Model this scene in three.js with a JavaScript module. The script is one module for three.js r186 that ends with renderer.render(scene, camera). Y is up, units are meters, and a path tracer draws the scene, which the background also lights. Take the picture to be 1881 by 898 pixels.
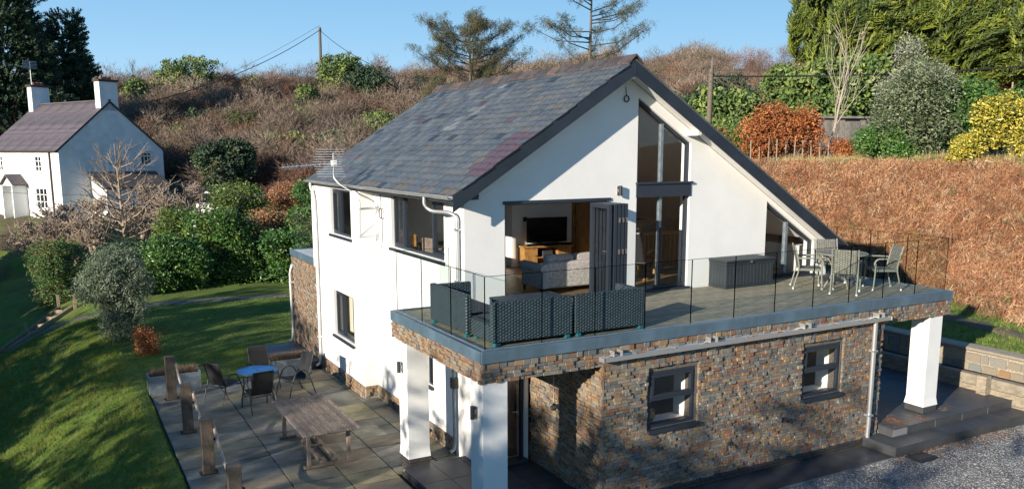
import * as THREE from 'three';
import { mergeGeometries } from 'three/addons/utils/BufferGeometryUtils.js';
import { RoundedBoxGeometry } from 'three/addons/geometries/RoundedBoxGeometry.js';

// ---------------------------------------------------------------- camera, sky, sun, exposure
const scene = new THREE.Scene();
const camera = new THREE.PerspectiveCamera(37.93, 1881 / 1057.87, 0.1, 900);
camera.position.set(-5.32, 5.817, 10.607);
camera.rotation.order = 'YXZ';
camera.rotation.set(-0.165, -0.502, -0.002);
camera.setViewOffset(1881, 1057.87, 0, 0, 1881, 898);   // the drone picture is cropped at its foot
camera.updateProjectionMatrix();
scene.add(camera);

const renderer = new THREE.WebGLRenderer({ antialias: true });
renderer.toneMapping = THREE.LinearToneMapping;
renderer.toneMappingExposure = 1.8;
renderer.shadowMap.enabled = true;

const SUN = new THREE.Vector3(-1, 0.32, 0.41).normalize();
const sun = new THREE.DirectionalLight(new THREE.Color(1, 0.9, 0.76), 5);
sun.position.copy(SUN).multiplyScalar(60);
sun.castShadow = true;
sun.shadow.radius = 1;
Object.assign(sun.shadow.camera, { left: -60, right: 60, top: 60, bottom: -60, near: 0.5, far: 220 });
sun.shadow.mapSize.set(4096, 4096);
scene.add(sun, sun.target);
{
  // clear winter sky: pale at the horizon, deeper blue upward
  const w = 256, h = 256, a = new Float32Array(w * h * 4);
  const hor = [0.40, 0.56, 0.66], mid = [0.105, 0.315, 0.56], top = [0.024, 0.088, 0.26];
  for (let j = 0; j < h; j++) {
    const el = Math.max(0, ((j + 0.5) / h - 0.5) * 180);
    const t1 = 1 - Math.exp(-el / 8), t2 = Math.min(1, Math.max(0, (el - 6) / 48));
    for (let i = 0; i < w; i++) for (let c = 0; c < 3; c++) {
      const m = hor[c] + (mid[c] - hor[c]) * t1;
      a[(j * w + i) * 4 + c] = (m + (top[c] - m) * t2) * 0.87;
      a[(j * w + i) * 4 + 3] = 1;
    }
  }
  const t = new THREE.DataTexture(a, w, h, THREE.RGBAFormat, THREE.FloatType);
  t.mapping = THREE.EquirectangularReflectionMapping;
  t.magFilter = t.minFilter = THREE.LinearFilter;
  t.needsUpdate = true;
  scene.background = t;
  scene.environment = t;
}

// ---------------------------------------------------------------- helpers
function rng(seed) { let s = seed >>> 0; return () => { s = (s + 0x6D2B79F5) | 0; let t = Math.imul(s ^ (s >>> 15), 1 | s); t = (t + Math.imul(t ^ (t >>> 7), 61 | t)) ^ t; return ((t ^ (t >>> 14)) >>> 0) / 4294967296; }; }
let R = rng(7);
const rr = (a, b) => a + (b - a) * R();
const pick = l => l[Math.floor(R() * l.length)];
const clamp = (x, a, b) => Math.min(b, Math.max(a, x));
const sstep = (a, b, x) => { const t = clamp((x - a) / (b - a), 0, 1); return t * t * (3 - 2 * t); };
const V = (x, y, z) => new THREE.Vector3(x, y, z);
// tileable value noise on a p x p lattice
const lat = {};
function vnoise(u, v, p, seed) {
  const k = p + '_' + seed; let L = lat[k];
  if (!L) { const r = rng(seed * 977 + p); L = lat[k] = Float32Array.from({ length: p * p }, r); }
  const x = u * p, y = v * p, xi = Math.floor(x), yi = Math.floor(y), fx = x - xi, fy = y - yi, sx = fx * fx * (3 - 2 * fx), sy = fy * fy * (3 - 2 * fy);
  const g = (i, j) => L[(((j % p) + p) % p) * p + (((i % p) + p) % p)];
  return (g(xi, yi) * (1 - sx) + g(xi + 1, yi) * sx) * (1 - sy) + (g(xi, yi + 1) * (1 - sx) + g(xi + 1, yi + 1) * sx) * sy;
}
function fbm(u, v, p, oct, seed) { let s = 0, a = 0.5, n = 0; for (let o = 0; o < oct; o++) { s += a * vnoise(u, v, p << o, seed + o); n += a; a *= 0.55; } return s / n; }
function tex(size, fn, metres, { srgb = true, sy } = {}) {
  const d = new Uint8Array(size * size * 4);
  for (let j = 0; j < size; j++) for (let i = 0; i < size; i++) {
    const c = fn(i / size, j / size), o = (j * size + i) * 4;
    for (let k = 0; k < 3; k++) d[o + k] = clamp(Math.round((typeof c === 'number' ? c : c[k]) * 255), 0, 255);
    d[o + 3] = 255;
  }
  const t = new THREE.DataTexture(d, size, size, THREE.RGBAFormat);
  t.wrapS = t.wrapT = THREE.RepeatWrapping; t.magFilter = THREE.LinearFilter; t.minFilter = THREE.LinearMipmapLinearFilter; t.generateMipmaps = true;
  if (srgb) t.colorSpace = THREE.SRGBColorSpace;
  t.repeat.set(1 / metres, 1 / (sy || metres)); t.needsUpdate = true;
  return t;
}
const lin = c => new THREE.Color().setRGB(c[0], c[1], c[2]);
function mat(c, rough = 0.8, o = {}) { return new THREE.MeshStandardMaterial({ color: lin(c), roughness: rough, metalness: 0, ...o }); }
function phys(c, rough, o) { return new THREE.MeshPhysicalMaterial({ color: lin(c), roughness: rough, ...o }); }
// mottling maps: mean near one, so that they only vary a base colour
const mott = tex(256, (u, v) => 0.72 + 0.28 * (fbm(u, v, 4, 6, 3) * 1.5 - 0.2), 1.6);
const fine = tex(256, (u, v) => 0.74 + 0.26 * (fbm(u, v, 16, 4, 5) * 1.6 - 0.3), 0.5);
const bumpF = tex(256, (u, v) => fbm(u, v, 24, 4, 9), 0.6, { srgb: false });
const bumpS = tex(256, (u, v) => fbm(u, v, 8, 5, 19), 0.35, { srgb: false });
const grain = tex(256, (u, v) => { const g = fbm(u, v * 0.12 + 0.3, 48, 3, 23) * 0.6 + fbm(u, v, 6, 4, 29) * 0.4; return 0.6 + 0.4 * clamp(g * 1.7 - 0.35, 0, 1); }, 0.45);
const grainX = grain.clone(); grainX.rotation = Math.PI / 2; grainX.needsUpdate = true;

// uv in metres from position and facing
function metric(g) {
  const p = g.attributes.position, n = g.attributes.normal, uv = new Float32Array(p.count * 2);
  for (let i = 0; i < p.count; i++) {
    const ax = Math.abs(n.getX(i)), ay = Math.abs(n.getY(i)), az = Math.abs(n.getZ(i));
    let u, v;
    if (ay >= ax && ay >= az) { u = p.getX(i); v = p.getZ(i); } else if (ax > az) { u = p.getZ(i); v = p.getY(i); } else { u = p.getX(i); v = p.getY(i); }
    uv[i * 2] = u; uv[i * 2 + 1] = v;
  }
  g.setAttribute('uv', new THREE.BufferAttribute(uv, 2));
  return g;
}
function clean(g) {
  if (g.index) g = g.toNonIndexed();
  for (const k of Object.keys(g.attributes)) if (!['position', 'normal', 'color'].includes(k)) g.deleteAttribute(k);
  if (!g.attributes.normal) g.computeVertexNormals();
  return g;
}
const used = new Map();
function numbered(n) { const c = used.get(n) || 0; used.set(n, c + 1); return c ? n + '_' + String(c).padStart(3, '0') : n; }
function mesh(name, geos, m, parent) {
  geos = (Array.isArray(geos) ? geos : [geos]).map(clean);
  const g = metric(geos.length > 1 ? mergeGeometries(geos) : geos[0]);
  const o = new THREE.Mesh(g, m); o.name = name; o.castShadow = o.receiveShadow = true;
  if (parent) parent.add(o);
  return o;
}
function thing(name, label, category, p = [0, 0, 0], turn = 0, group) {
  const o = new THREE.Group(); o.name = numbered(name); o.position.set(...p); o.rotation.y = turn;
  o.userData = { label, category }; if (group) o.userData.group = group;
  scene.add(o); return o;
}
function single(name, geos, m, label, category, group) { const o = mesh(numbered(name), geos, m, scene); o.userData = { label, category }; if (group) o.userData.group = group; return o; }
function struct(name, geos, m) { const o = mesh(numbered(name), geos, m, scene); o.userData = { kind: 'structure' }; return o; }
function part(name, parent, p = [0, 0, 0], turn = 0) { const o = new THREE.Group(); o.name = name; o.position.set(...p); o.rotation.y = turn; parent.add(o); return o; }
function copy(src, p, turn, label) { const c = src.clone(); c.name = numbered(src.name.replace(/_\d{3}$/, '')); c.position.set(...p); c.rotation.y = turn; c.userData = { ...src.userData }; if (label) c.userData.label = label; scene.add(c); return c; }
// shapes
function bx(x0, x1, y0, y1, z0, z1) { const g = new THREE.BoxGeometry(x1 - x0, y1 - y0, z1 - z0); g.translate((x0 + x1) / 2, (y0 + y1) / 2, (z0 + z1) / 2); return g; }
function rb(x0, x1, y0, y1, z0, z1, r = 0.01, seg = 1) { const g = new RoundedBoxGeometry(x1 - x0, y1 - y0, z1 - z0, seg, Math.min(r, (x1 - x0) / 2.1, (y1 - y0) / 2.1, (z1 - z0) / 2.1)); g.translate((x0 + x1) / 2, (y0 + y1) / 2, (z0 + z1) / 2); return g; }
function rod(a, b, r0, r1 = r0, seg = 8) {
  const d = b.clone().sub(a), L = d.length(), g = new THREE.CylinderGeometry(r1, r0, L, seg);
  g.translate(0, L / 2, 0); g.applyQuaternion(new THREE.Quaternion().setFromUnitVectors(V(0, 1, 0), d.normalize())); g.translate(a.x, a.y, a.z); return g;
}
function beam(a, b, w, h) { // square bar from a to b
  const d = b.clone().sub(a), L = d.length(), g = new THREE.BoxGeometry(w, h, L);
  const m = new THREE.Matrix4().lookAt(b, a, Math.abs(d.y) / L > 0.99 ? V(1, 0, 0) : V(0, 1, 0)); g.applyMatrix4(m); g.translate((a.x + b.x) / 2, (a.y + b.y) / 2, (a.z + b.z) / 2); return g;
}
function tube(pts, r, seg = 24, rad = 8) { return new THREE.TubeGeometry(new THREE.CatmullRomCurve3(pts), seg, r, rad, false); }
// polygon with holes in x,y extruded from z0 to z1
function slab(pts, holes, z0, z1) {
  const s = new THREE.Shape(pts.map(p => new THREE.Vector2(...p)));
  for (const h of holes) s.holes.push(new THREE.Path(h.map(p => new THREE.Vector2(...p))));
  const g = new THREE.ExtrudeGeometry(s, { depth: z1 - z0, bevelEnabled: false }); g.translate(0, 0, z0); return g;
}
const rect = (x0, x1, y0, y1) => [[x0, y0], [x1, y0], [x1, y1], [x0, y1]];
// from a wall drawn in (s, y) with its outer face at z = 0 and s running towards +Z, to the wall that faces -X at x
function facingLeft(g, x) { g.applyMatrix4(new THREE.Matrix4().makeRotationY(-Math.PI / 2)); g.translate(x, 0, 0); return g; }
// a box with slightly uneven corners, unit size, centred
function unevenBox(k) { const g = new THREE.BoxGeometry(1, 1, 1), p = g.attributes.position, m = new Map(); for (let i = 0; i < p.count; i++) { const key = [p.getX(i), p.getY(i), p.getZ(i)].join(); if (!m.has(key)) m.set(key, [rr(-k, k), rr(-k, k), rr(-k, k)]); const d = m.get(key); p.setXYZ(i, p.getX(i) + d[0], p.getY(i) + d[1], p.getZ(i) + d[2]); } g.computeVertexNormals(); return clean(g); }
// pieces: [{geo, matrix, color}] -> the `most` that lie nearest as meshes of their own, the rest joined
function pieces(list, name, restName, parent, most, mats, restMat, palette) {
  list.sort((a, b) => a.far - b.far);
  list.slice(0, most).forEach((q) => { const o = new THREE.Mesh(q.geo, mats[q.tone]); o.name = name; q.matrix.decompose(o.position, o.quaternion, o.scale); o.castShadow = o.receiveShadow = true; parent.add(o); });
  const rest = list.slice(most); if (!rest.length) return;
  const gs = rest.map(q => { const g = q.geo.clone(); g.deleteAttribute('uv'); g.applyMatrix4(q.matrix); const n = g.attributes.position.count, c = new Float32Array(n * 3); for (let i = 0; i < n; i++) c.set(palette[q.tone], i * 3); g.setAttribute('color', new THREE.BufferAttribute(c, 3)); return g; });
  const o = mesh(restName, gs, restMat, parent); o.userData.kind = 'stuff';
}
const EYE = camera.position.clone();
function tri(g) { return metric(clean(g)); }
// ---------------------------------------------------------------- materials
const M = {
  render: mat([0.75, 0.74, 0.715], 0.9, { map: tex(256, (u, v) => 0.93 + 0.07 * fbm(u, v, 4, 6, 31), 2.2), bumpMap: bumpF, bumpScale: 0.0015 }),
  inner: mat([0.84, 0.81, 0.76], 0.9),
  anth: mat([0.021, 0.028, 0.04], 0.42),
  board: mat([0.02, 0.028, 0.04], 0.5, { map: mott }),
  fascia: phys([0.12, 0.19, 0.25], 0.42, { metalness: 0.25, map: mott }),
  zinc: mat([0.33, 0.4, 0.45], 0.5, { metalness: 0.5, map: tex(256, (u, v) => 0.66 + 0.34 * fbm(u, v, 10, 4, 41), 0.8) }),
  galv: mat([0.55, 0.56, 0.57], 0.36, { metalness: 0.75 }),
  pipeW: mat([0.62, 0.62, 0.61], 0.45, { map: mott }),
  steel: mat([0.5, 0.5, 0.5], 0.28, { metalness: 0.9 }),
  dark: mat([0.02, 0.021, 0.023], 0.55),
  pane: phys([1, 1, 1], 0.0, { transmission: 1, thickness: 0, ior: 1.5 }),
  balu: phys([0.93, 0.975, 0.96], 0.0, { transmission: 1, thickness: 0, ior: 1.5 }),
  edge: mat([0.16, 0.24, 0.22], 0.3),
  edgeTop: mat([0.3, 0.42, 0.4], 0.2),
  mortar: mat([0.14, 0.12, 0.1], 0.95, { map: fine }),
  brickDark: mat([0.05, 0.045, 0.045], 0.75, { map: fine }),
  mortarPale: mat([0.35, 0.34, 0.32], 0.95, { map: fine }),
  tileBlack: mat([0.06, 0.064, 0.07], 0.5, { map: mott, bumpMap: bumpF, bumpScale: 0.001 }),
  tileGrout: mat([0.2, 0.2, 0.2], 0.9),
  oldWood: mat([0.15, 0.115, 0.085], 0.85, { map: grain, bumpMap: grain, bumpScale: 0.002 }),
  teak: mat([0.32, 0.25, 0.2], 0.85, { map: grain }),
  teakDark: mat([0.23, 0.18, 0.145], 0.85, { map: grain }),
  sleeper: mat([0.42, 0.35, 0.25], 0.85, { map: grainX }),
  oak: mat([0.5, 0.26, 0.075], 0.5, { map: grain }),
  oakFloor: mat([0.32, 0.2, 0.11], 0.4, { map: grain }),
  sofaGrey: mat([0.5, 0.47, 0.46], 0.95, { map: fine }),
  sofaDark: mat([0.065, 0.066, 0.075], 0.95, { map: fine }),
  white: mat([0.8, 0.8, 0.78], 0.6),
  black: mat([0.006, 0.006, 0.008], 0.12),
  sling: mat([0.009, 0.009, 0.011], 0.8),
  chairMetal: mat([0.022, 0.023, 0.026], 0.4),
  blueTop: mat([0.008, 0.12, 0.36], 0.6, { map: mott }),
  rope: mat([0.5, 0.4, 0.3], 0.9, { map: fine }),
  soil: mat([0.05, 0.035, 0.025], 1, { map: fine }),
  curtain: mat([0.55, 0.52, 0.42], 0.95),
  curtainTeal: mat([0.06, 0.16, 0.2], 0.9),
  bark: mat([0.16, 0.13, 0.1], 0.95, { map: fine }),
  barkPale: mat([0.36, 0.28, 0.21], 0.95, { map: fine }),
  barkDark: mat([0.07, 0.055, 0.045], 0.95, { map: fine }),
  tarWood: mat([0.2, 0.16, 0.12], 0.9, { map: grain }),
  wire: mat([0.012, 0.012, 0.012], 0.6),
};
// woven rattan: strands over and under
const weave = tex(256, (u, v) => { const n = 16, x = u * n, y = v * n, i = Math.floor(x), f = x - i, yy = y + (i % 2) * 0.5, g = yy - Math.floor(yy); const s = Math.sin(Math.PI * g) * Math.pow(Math.sin(Math.PI * f), 0.5); return s; }, 0.8, { srgb: false });
const weaveC = tex(256, (u, v) => { const n = 16, x = u * n, y = v * n, i = Math.floor(x), f = x - i, yy = y + (i % 2) * 0.5, g = yy - Math.floor(yy); const gap = (g < 0.14 || f < 0.08) ? 0.3 : 1; return gap * (0.75 + 0.25 * fbm(u, v, 16, 3, 51)); }, 0.8);
M.rattan = mat([0.065, 0.092, 0.112], 0.5, { map: weaveC, bumpMap: weave, bumpScale: 0.01 });
M.rattanGrey = mat([0.24, 0.235, 0.2], 0.6, { map: weaveC, bumpMap: weave, bumpScale: 0.003 });
M.chairGrey = mat([0.2, 0.195, 0.17], 0.5);

// ---------------------------------------------------------------- terrain
const CTL = [[-29.4,11.6,-133.8],[-3.8,11.9,-119.7],[15.5,12.4,-109.2],[34.7,13.1,-98.6],[53.8,14.3,-88.1],[69.8,15.1,-79.4],[79.3,15.8,-74.1],[95.2,16.6,-65.4],[111.0,17.6,-56.8],[136.3,17.9,-42.8],[-23.7,5.3,-96.4],[-4.5,6.0,-85.9],[9.8,6.4,-78.0],[24.1,6.8,-70.2],[38.4,7.8,-62.3],[50.3,8.9,-55.8],[59.8,9.4,-50.6],[71.5,10.7,-44.2],[80.9,11.4,-39.0],[99.7,12.2,-28.7],[-20.1,1.4,-72.8],[-5.0,2.2,-64.5],[4.4,2.8,-59.4],[11.9,3.0,-55.2],[21.2,3.4,-50.1],[28.7,4.2,-46.0],[37.9,5.5,-40.9],[45.3,7.1,-36.9],[54.4,9.2,-31.9],[61.7,10.0,-27.9],[76.3,10.3,-19.9],[-14.9,0.2,-58.5],[-4.6,1.2,-52.9],[1.6,1.3,-49.5],[6.0,1.7,-47.1],[17.2,2.3,-40.9],[23.5,3.2,-37.4],[31.4,4.5,-33.1],[-2.1,0.1,-39.0],[3.7,0.6,-35.8],[-10.8,-2.5,-43.7],[-7.8,-0.9,-36.4],[23.2,4.9,-17.1],[24.6,5.0,-14.0],[24.7,5.1,-10.6],[24.0,5.1,-6.4],[25.3,5.1,-3.4],[26.2,5.0,-20.0],[27.9,5.1,-16.8],[29.2,5.2,-13.8],[29.1,5.2,-9.3],[29.9,5.2,-5.5],[23.4,4.8,-21.5],[17.6,1.1,-2.3],[17.9,1.1,-4.2],[20.0,1.2,-8.4],[19.6,1.6,-13.3],[17.3,1.0,0.2],
  [14,1.05,-1],[14,1,3],[15.6,1.08,-1.5],[14,1.05,-6],[15.5,1.1,-9],[16,1.2,-13],[17,1,4],[24,4.6,4],[13.5,.3,9],[12,.3,-14],[9,.1,-16],[12,.5,-19],[16,1.2,-20],[7,.2,-22],[10,.8,-27],[16,1.6,-30],
  [-6.9,-1.45,-25.8],[-5.3,-.5,-27],[-10,-2.2,-30],[-9,-1.6,-33],[-40,-2,10],[-40,0,-30],[-60,6,-60],[-16,-3.4,20],[5,-.1,20],[24,2,16],[45,7,0],[70,11,10],[-16,-2.6,-45],[-28,-2.6,-36]];
for (const z of [-26, -22, -18, -15]) for (const x of [-3.5, -1, 2, 5]) CTL.push([x, x < -3 ? -0.06 : 0, z]);
for (const [z, e] of [[12, -3.7], [6, -3.7], [0, -3.7], [-5, -3.7], [-10, -3.75], [-15, -4], [-20, -4.6]]) for (const [d, y] of [[0.2, -0.02], [1.6, -0.62], [3.6, -1.65], [6.5, -2.9], [11, -3.9], [18, -4.3], [28, -4]]) CTL.push([e - d, y, z]);
for (const z of [10, 4, 0, -6, -12]) for (const x of [0, 5, 10]) CTL.push([x, -0.1, z]);
let TW;
{
  const n = CTL.length, c2 = 2.2, A = [];
  for (let i = 0; i < n; i++) { const r = new Float64Array(n + 2); for (let j = 0; j < n; j++) r[j] = Math.sqrt((CTL[i][0] - CTL[j][0]) ** 2 + (CTL[i][2] - CTL[j][2]) ** 2 + c2); r[i] += 0.0; r[n] = 1; r[n + 1] = CTL[i][1]; A.push(r); }
  const last = new Float64Array(n + 2); for (let j = 0; j < n; j++) last[j] = 1; A.push(last);
  const m = n + 1;
  for (let c = 0; c < m; c++) { let p = c; for (let i = c + 1; i < m; i++) if (Math.abs(A[i][c]) > Math.abs(A[p][c])) p = i; [A[c], A[p]] = [A[p], A[c]]; for (let i = c + 1; i < m; i++) { const f = A[i][c] / A[c][c]; if (f) for (let k = c; k <= m; k++) A[i][k] -= f * A[c][k]; } }
  TW = new Float64Array(m); for (let i = m - 1; i >= 0; i--) { let s = A[i][m]; for (let k = i + 1; k < m; k++) s -= A[i][k] * TW[k]; TW[i] = s / A[i][i]; }
}
const footX = z => z > -8.4 ? 18.4 - (z + 4) * 0.42 : z > -14 ? 20.25 : 20.25 - (-14 - z) * 0.35;
const hump = (x, z) => (vnoise(x / 60 + 5, z / 60 + 5, 32, 61) - 0.5) * 0.5 + (vnoise(x / 60 + 5, z / 60 + 5, 96, 62) - 0.5) * 0.16;
const inRect = (x, z, x0, x1, z0, z1, b) => Math.min(sstep(x0 - b, x0, x), 1 - sstep(x1, x1 + b, x), sstep(z0 - b, z0, z), 1 - sstep(z1, z1 + b, z));
function H(x, z) {
  const n = CTL.length; let s = TW[n];
  for (let j = 0; j < n; j++) s += TW[j] * Math.sqrt((x - CTL[j][0]) ** 2 + (z - CTL[j][2]) ** 2 + 2.2);
  const lawn = inRect(x, z, -3.7, 6, -25, -11, 1.2), far = sstep(9, 40, Math.hypot(x - 3, z + 6));
  s += hump(x, z) * (0.18 + 0.82 * far) * (1 - 0.75 * lawn);
  const k = inRect(x, z, -3.52, 13.5, -14.3, 9, 0.12);
  s = s * (1 - k) - 0.16 * k;
  return s;
}
const grassG = tex(512, (u, v) => { const a = fbm(u, v, 8, 6, 71), b = fbm(u, v, 64, 3, 73); const t = clamp(a * 0.7 + b * 0.5 - 0.1, 0, 1); return [0.60 + 0.4 * t, 0.66 + 0.34 * t, 0.55 + 0.3 * t]; }, 3.2);
{
  const axis = (lo, hi, c0, c1, fineStep, grow) => { const a = []; let x = c0; while (x < c1) { a.push(x); x += fineStep; } let s = fineStep; x = c1; while (x < hi) { a.push(x); s *= grow; x += s; } a.push(hi); s = fineStep; x = c0; const b = []; while (x > lo) { s *= grow; x -= s; b.push(Math.max(lo, x)); } return b.reverse().concat(a); };
  const xs = axis(-120, 230, -9, 20, 0.22, 1.045), zs = axis(-260, 60, -30, 6, 0.25, 1.045);
  const P = new Float32Array(xs.length * zs.length * 3), Cc = new Float32Array(P.length), idx = [];
  xs.forEach((x, i) => zs.forEach((z, j) => {
    const o = (i * zs.length + j) * 3, y = H(x, z); P[o] = x; P[o + 1] = y; P[o + 2] = z;
    // grass, bare earth with leaf litter on the hill, dead bracken litter on the bank
    const nz = vnoise(x / 40 + 9, z / 40 + 9, 60, 81), n2 = vnoise(x / 40 + 3, z / 40 + 3, 200, 83);
    const hill = sstep(30, 44, (x * 0.481 - z * 0.8767) + (nz - 0.5) * 14 - 5) * (1 - 0);
    const bank = sstep(-1, 0.2, x - footX(z) + (nz - 0.5) * 1.2) * sstep(-34, -28, z);
    const g = [0.1 + 0.04 * n2 + 0.03 * nz, 0.17 + 0.05 * n2, 0.022], e = [0.12, 0.08, 0.052], b = [0.3, 0.14, 0.07];
    const tuss = sstep(-4, -5.5, x) * sstep(0.5, 0.75, nz) * 0.5;
    for (let c = 0; c < 3; c++) { let q = g[c]; q += ([0.13, 0.12, 0.04][c] - q) * tuss; q += (e[c] - q) * hill; q += (b[c] - q) * bank * (1 - hill * 0.3); Cc[o + c] = q; }
  }));
  for (let i = 0; i < xs.length - 1; i++) for (let j = 0; j < zs.length - 1; j++) { const a = i * zs.length + j, b = a + zs.length; idx.push(a, a + 1, b, b, a + 1, b + 1); }
  const g = new THREE.BufferGeometry(); g.setAttribute('position', new THREE.BufferAttribute(P, 3)); g.setAttribute('color', new THREE.BufferAttribute(Cc, 3)); g.setIndex(idx); g.computeVertexNormals();
  const uv = new Float32Array(P.length / 3 * 2); for (let i = 0; i < uv.length / 2; i++) { uv[i * 2] = P[i * 3]; uv[i * 2 + 1] = P[i * 3 + 2]; } g.setAttribute('uv', new THREE.BufferAttribute(uv, 2));
  const o = new THREE.Mesh(g, mat([1, 1, 1], 1, { vertexColors: true, map: grassG, bumpMap: bumpS, bumpScale: 0.02 })); o.name = 'ground'; o.receiveShadow = o.castShadow = true; o.userData = { kind: 'structure' }; scene.add(o);
}
console.log('terrain', H(0, -18), H(-6, -10), H(24, -12), H(19, -6));
// strips that lie on the ground
function strip(name, line, w, lift, m) {
  const c = new THREE.CatmullRomCurve3(line.map(([x, z]) => V(x, 0, z))), n = 90, P = [], I = [];
  for (let i = 0; i <= n; i++) { const p = c.getPoint(i / n), t = c.getTangent(i / n), s = V(-t.z, 0, t.x).normalize(); for (let k = -3; k <= 3; k++) { const q = p.clone().addScaledVector(s, k / 3 * w / 2 * (1 + 0.12 * Math.sin(i * 0.9 + k))); P.push(q.x, H(q.x, q.z) + lift * (1 - Math.pow(Math.abs(k) / 3, 4) * 1.6), q.z); } }
  for (let i = 0; i < n; i++) for (let k = 0; k < 6; k++) { const a = i * 7 + k; I.push(a, a + 1, a + 7, a + 7, a + 1, a + 8); }
  const g = new THREE.BufferGeometry(); g.setAttribute('position', new THREE.Float32BufferAttribute(P, 3)); g.setIndex(I); g.computeVertexNormals(); return struct(name, g, m);
}
const stoneDust = tex(512, (u, v) => { const a = fbm(u, v, 64, 3, 91), b = fbm(u, v, 6, 4, 93); return 0.35 + 0.65 * clamp(a * 1.1 + b * 0.4 - 0.3, 0, 1); }, 1.1);
strip('garden_path', [[-7, -24.6], [-2.1, -23.6], [2.7, -23.0], [7, -22.4], [12, -22.6]], 0.9, 0.05, mat([0.34, 0.3, 0.25], 1, { map: stoneDust, bumpMap: bumpS, bumpScale: 0.02 }));
strip('bank_track', [[15.0, 1.8], [15.7, -0.6], [16.6, -3], [17.6, -6], [18.2, -9], [18.0, -13]], 0.95, 0.05, mat([0.13, 0.095, 0.07], 1, { map: mott, bumpMap: bumpS, bumpScale: 0.02 }));

// ---------------------------------------------------------------- gravel yard
{
  const W = 90, P = [], I = [];
  for (let i = 0; i <= W; i++) for (let j = 0; j <= W; j++) { const x = -1 + 16 * i / W, z = 0.3 + 9 * j / W; P.push(x, -0.045 + 0.03 * (vnoise(x / 20 + 1, z / 20 + 1, 24, 101) - 0.5) + sstep(12.6, 15, x) * 0.25, z); }
  for (let i = 0; i < W; i++) for (let j = 0; j < W; j++) { const a = i * (W + 1) + j, b = a + W + 1; I.push(a, a + 1, b, b, a + 1, b + 1); }
  const g = new THREE.BufferGeometry(); g.setAttribute('position', new THREE.Float32BufferAttribute(P, 3)); g.setIndex(I); g.computeVertexNormals();
  struct('gravel_yard', g, mat([0.36, 0.36, 0.34], 1, { map: stoneDust, bumpMap: bumpS, bumpScale: 0.015 }));
  const st = new THREE.IcosahedronGeometry(1, 0), n = 42000, im = new THREE.InstancedMesh(st, mat([1, 1, 1], 0.9), n), d = new THREE.Object3D(), c = new THREE.Color(); R = rng(11);
  const tones = [[0.33, 0.335, 0.33], [0.29, 0.295, 0.295], [0.37, 0.365, 0.35], [0.26, 0.265, 0.265], [0.34, 0.3, 0.25], [0.44, 0.43, 0.41]];
  for (let i = 0; i < n; i++) { const x = rr(2.5, 15), z = rr(0.76, 5.5), s = rr(0.006, 0.014) * (R() < 0.04 ? 1.9 : 1); d.position.set(x, -0.045 + 0.03 * (vnoise(x / 20 + 1, z / 20 + 1, 24, 101) - 0.5) + sstep(12.6, 15, x) * 0.25 + s * 0.1, z); d.rotation.set(rr(-0.3, 0.3), rr(0, 6), rr(-0.3, 0.3)); d.scale.set(s, s * rr(0.25, 0.42), s * rr(0.7, 1.3)); d.updateMatrix(); im.setMatrixAt(i, d.matrix); const t = pick(tones); im.setColorAt(i, c.setRGB(t[0], t[1], t[2])); }
  im.name = 'gravel'; im.userData = { kind: 'stuff', label: 'loose grey gravel chippings covering the yard', category: 'gravel' }; im.castShadow = im.receiveShadow = true; scene.add(im);
}
// ---------------------------------------------------------------- patio of stone slabs
{
  const patio = struct('patio', bx(-3.6, 1.14, -0.15, -0.035, -11.0, 1.2), mat([0.035, 0.034, 0.028], 1, { map: fine }));
  R = rng(21);
  const base = [[0.33, 0.28, 0.203], [0.272, 0.256, 0.21], [0.363, 0.304, 0.21], [0.247, 0.24, 0.203], [0.314, 0.248, 0.173], [0.33, 0.296, 0.24], [0.38, 0.32, 0.18], [0.281, 0.256, 0.225]];
  const stain = tex(512, (u, v) => { const a = fbm(u, v, 3, 6, 111), b = fbm(u, v, 40, 3, 113); const t = clamp(a * 1.5 - 0.3 + (b - 0.5) * 0.3, 0, 1); return [0.55 + 0.45 * t, 0.57 + 0.43 * t, 0.54 + 0.44 * t]; }, 1.7);
  const ms = base.map(c => mat(c, 0.7, { map: stain, bumpMap: bumpS, bumpScale: 0.004 }));
  const rust = mat([0.24, 0.12, 0.035], 0.75, { map: stain });
  const cols = [[-3.6, -2.0], [-2.0, -1.08], [-1.08, -0.2], [-0.2, 0.68], [0.68, 1.14]];
  cols.forEach(([x0, x1], ci) => {
    let z = -11.0 + [0, 0.28, 0.1, 0.36, 0.2][ci] * 0.0; 
    while (z < 1.1) {
      const L = pick([0.56, 0.58, 0.6]), z1 = Math.min(z + L, 1.2), g = 0.009;
      if (!(x1 > -0.15 && z > -3.05)) {
        const h = rr(-0.006, 0.006), zE = x1 > -0.15 ? Math.min(z1, -3.05) : z1;
        if (zE - z > 0.1) {
          const s = mesh('paving_slab', rb(x0 + g, x1 - g, -0.035, h, z + g, zE - g, 0.008), (ci === 3 && Math.abs(z + 7.2) < 0.6) ? pick([rust, ms[6]]) : pick(ms), patio);
          s.geometry.attributes.uv.array.forEach((q, i, a) => { a[i] = q + ci * 0.37 + Math.floor(z * 3) * 0.21; });
        }
      }
      z = z1;
    }
  });
}
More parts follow.
